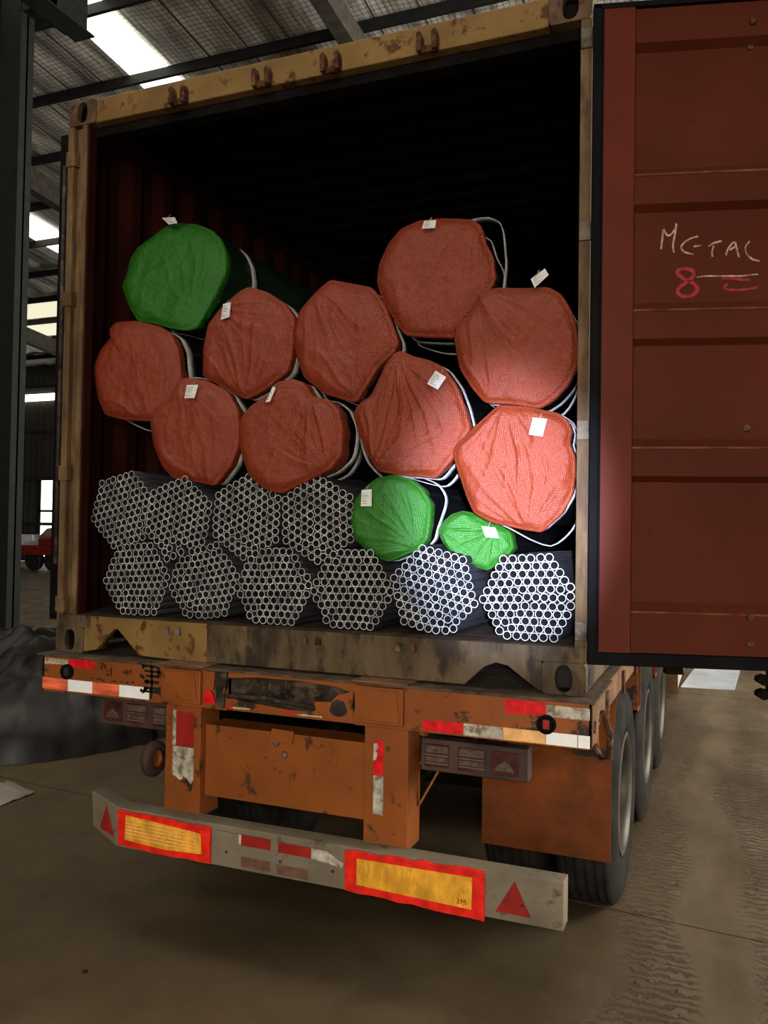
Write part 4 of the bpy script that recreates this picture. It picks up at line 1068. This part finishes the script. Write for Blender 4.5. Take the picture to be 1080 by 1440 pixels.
wrapped('R9', [(540, 512), (552, 496), (563, 492), (580, 500), (604, 506), (622, 515), (640, 540), (652, 570), (660, 602), (645, 632), (612, 673), (585, 670), (560, 668), (530, 663), (515, 640), (503, 610), (495, 583), (500, 570), (520, 555), (532, 530)], .06, 'cover_red',
        [(562, 500, 8, 1.0), (525, 665, 8, .9)], 'creased red covered pipe bundle in the centre right above the green ends', tagq=[(612, 521), (627, 530), (616, 548), (601, 540)], straps=((.11, 1.0, 215, .04, .035), (.13, .99, 300, .035, .035)), seed=9, fold_amp=.024)
wrapped('R10', [(700, 568), (740, 571), (785, 580), (798, 590), (804, 606), (800, 622), (812, 642), (813, 668), (805, 695), (790, 722), (760, 749), (735, 745), (690, 735), (665, 722), (655, 700), (645, 670), (635, 640), (640, 625), (665, 600)], .03, 'cover_red',
        [(715, 560, 7, .9), (745, 755, 8, .8)], 'pinkly lit red covered pipe bundle by the right post above the small green one', tagq=[(749, 587), (769, 589), (763, 614), (744, 611)], straps=((.12, .99, 300, .065, .05), (.1, .97, 20, .02, .02)), seed=10, fold_amp=.023)
wrapped('G11', [(530, 671), (550, 667), (575, 673), (593, 688), (604, 706), (603, 735), (600, 758), (588, 772), (545, 791), (520, 780), (495, 757), (490, 725), (497, 703), (513, 683)], .08, 'cover_green',
        [(590, 770, 8, .9), (550, 665, 4, .4)], 'larger of the two green covered bundles among the lower bare pipes', tagq=[(508, 689), (522, 688), (523, 712), (508, 712)], straps=((.12, 1.0, 30, .045, .04),), seed=11, skirt=.06)
wrapped('G12', [(635, 722), (650, 718), (668, 722), (700, 738), (716, 748), (721, 770), (712, 782), (685, 803), (660, 795), (635, 780), (620, 762), (614, 745), (624, 731)], .17, 'cover_green',
        [(700, 745, 7, .8), (620, 745, 6, .5)], 'small green covered pipe bundle tucked under the lowest red one', tagq=[(677, 740), (696, 742), (702, 757), (683, 755)], straps=(), seed=12, skirt=.08)

# ================================================================== THINGS ON THE FLOOR
# black tarpaulin heap
g = B(); NA, NB_ = 150, 44; c0 = Vector((-4.35, 3.55)); v = []
foot = resample([(-3.45, 1.55), (-3.0, 2.05), (-2.72, 2.75), (-2.50, 3.6), (-2.45, 4.7), (-3.6, 5.4), (-5.6, 5.4), (-6.6, 4.0), (-5.8, 2.2), (-4.4, 1.5)], NA)
for i in range(NB_+1):
    t = 1-i/NB_
    for k, p in enumerate(foot):
        a = 2*PI*k/NA
        q = c0+(p-c0)*t
        prof_ = max(0, 1-t)**.42 if t > .0 else 1
        h = .56*min(1, prof_*1.25)
        fold = noise.noise(Vector((math.cos(a)*4.2, math.sin(a)*4.2, t*1.1)))
        fold2 = abs(noise.noise(Vector((math.cos(a)*9, math.sin(a)*9, t*1.8+5))))
        rdg = 1-abs(noise.noise(Vector((math.cos(a)*7, math.sin(a)*7, t*.9+11))))*2.2
        h += .05*rdg*min(1, (1-t)*4)
        q = q+(p-c0).normalized()*(.20*fold+.16*fold2+.13*rdg)*min(1, t*2)*(.4+.6*(1-t**6))
        h += (.22*noise.noise(Vector((q.x*1.6, q.y*1.6, 2)))+.16*fold2+.10*abs(noise.noise(Vector((q.x*3, q.y*3, 9)))))*min(1, (1-t)*4)
        v.append((q.x, q.y, max(.003, h if t < 1 else .003)))
f = [(i*NA+k, i*NA+(k+1) % NA, (i+1)*NA+(k+1) % NA, (i+1)*NA+k) for i in range(NB_) for k in range(NA)]
g.add(v, f)
tag(g.build('tarpaulin', 'tarp_black', smooth=True), 'crumpled black tarpaulin heap on the floor left of the trailer', 'tarpaulin')
# scrap of film at the left edge
g = B(); v = []; n = 12
for i in range(n):
    for j in range(n):
        x = -2.92+.36*i/(n-1); y = 1.02+.30*j/(n-1)+(x+2.7)*-.3
        v.append((x, y, .004+.05*max(0, math.sin(PI*i/(n-1))*math.sin(PI*j/(n-1)))+.03*abs(noise.noise(Vector((x*14, y*14, 0))))))
g.add(v, [(i*n+j, i*n+j+1, (i+1)*n+j+1, (i+1)*n+j) for i in range(n-1) for j in range(n-1)])
tag(g.build('plastic_scrap', 'debris_film', smooth=True, solid=.002), 'crumpled pale plastic scrap on the floor at the left edge', 'scrap')
# pale steel sheet on the floor beyond the wheels
g = B(); P4 = [at(957, 967, 0, 2), at(1033, 971, 0, 2), at(1046, 925, 0, 2), at(990, 922, 0, 2)]
g.add([(p.x, p.y, .001) for p in P4]+[(p.x, p.y, .012) for p in P4], [(0, 1, 2, 3), (7, 6, 5, 4), (0, 4, 5, 1), (1, 5, 6, 2), (2, 6, 7, 3), (3, 7, 4, 0)])
tag(g.build('metal_sheet', 'plate_metal', bevel=.002), 'shiny pale metal sheet lying on the floor beyond the rear wheels', 'metal sheet')
# small dark pebble in the foreground
p = at(120, 1367, 0, 2); g = B().lathe([(0, .001), (0, .010), (.006, .009), (.010, .004), (.011, .0005)], (p.x, p.y, .0005), 'Z', 10)
tag(g.build('pebble', 'dark_spot', smooth=True), 'small dark pebble on the floor in the left foreground', 'stone')
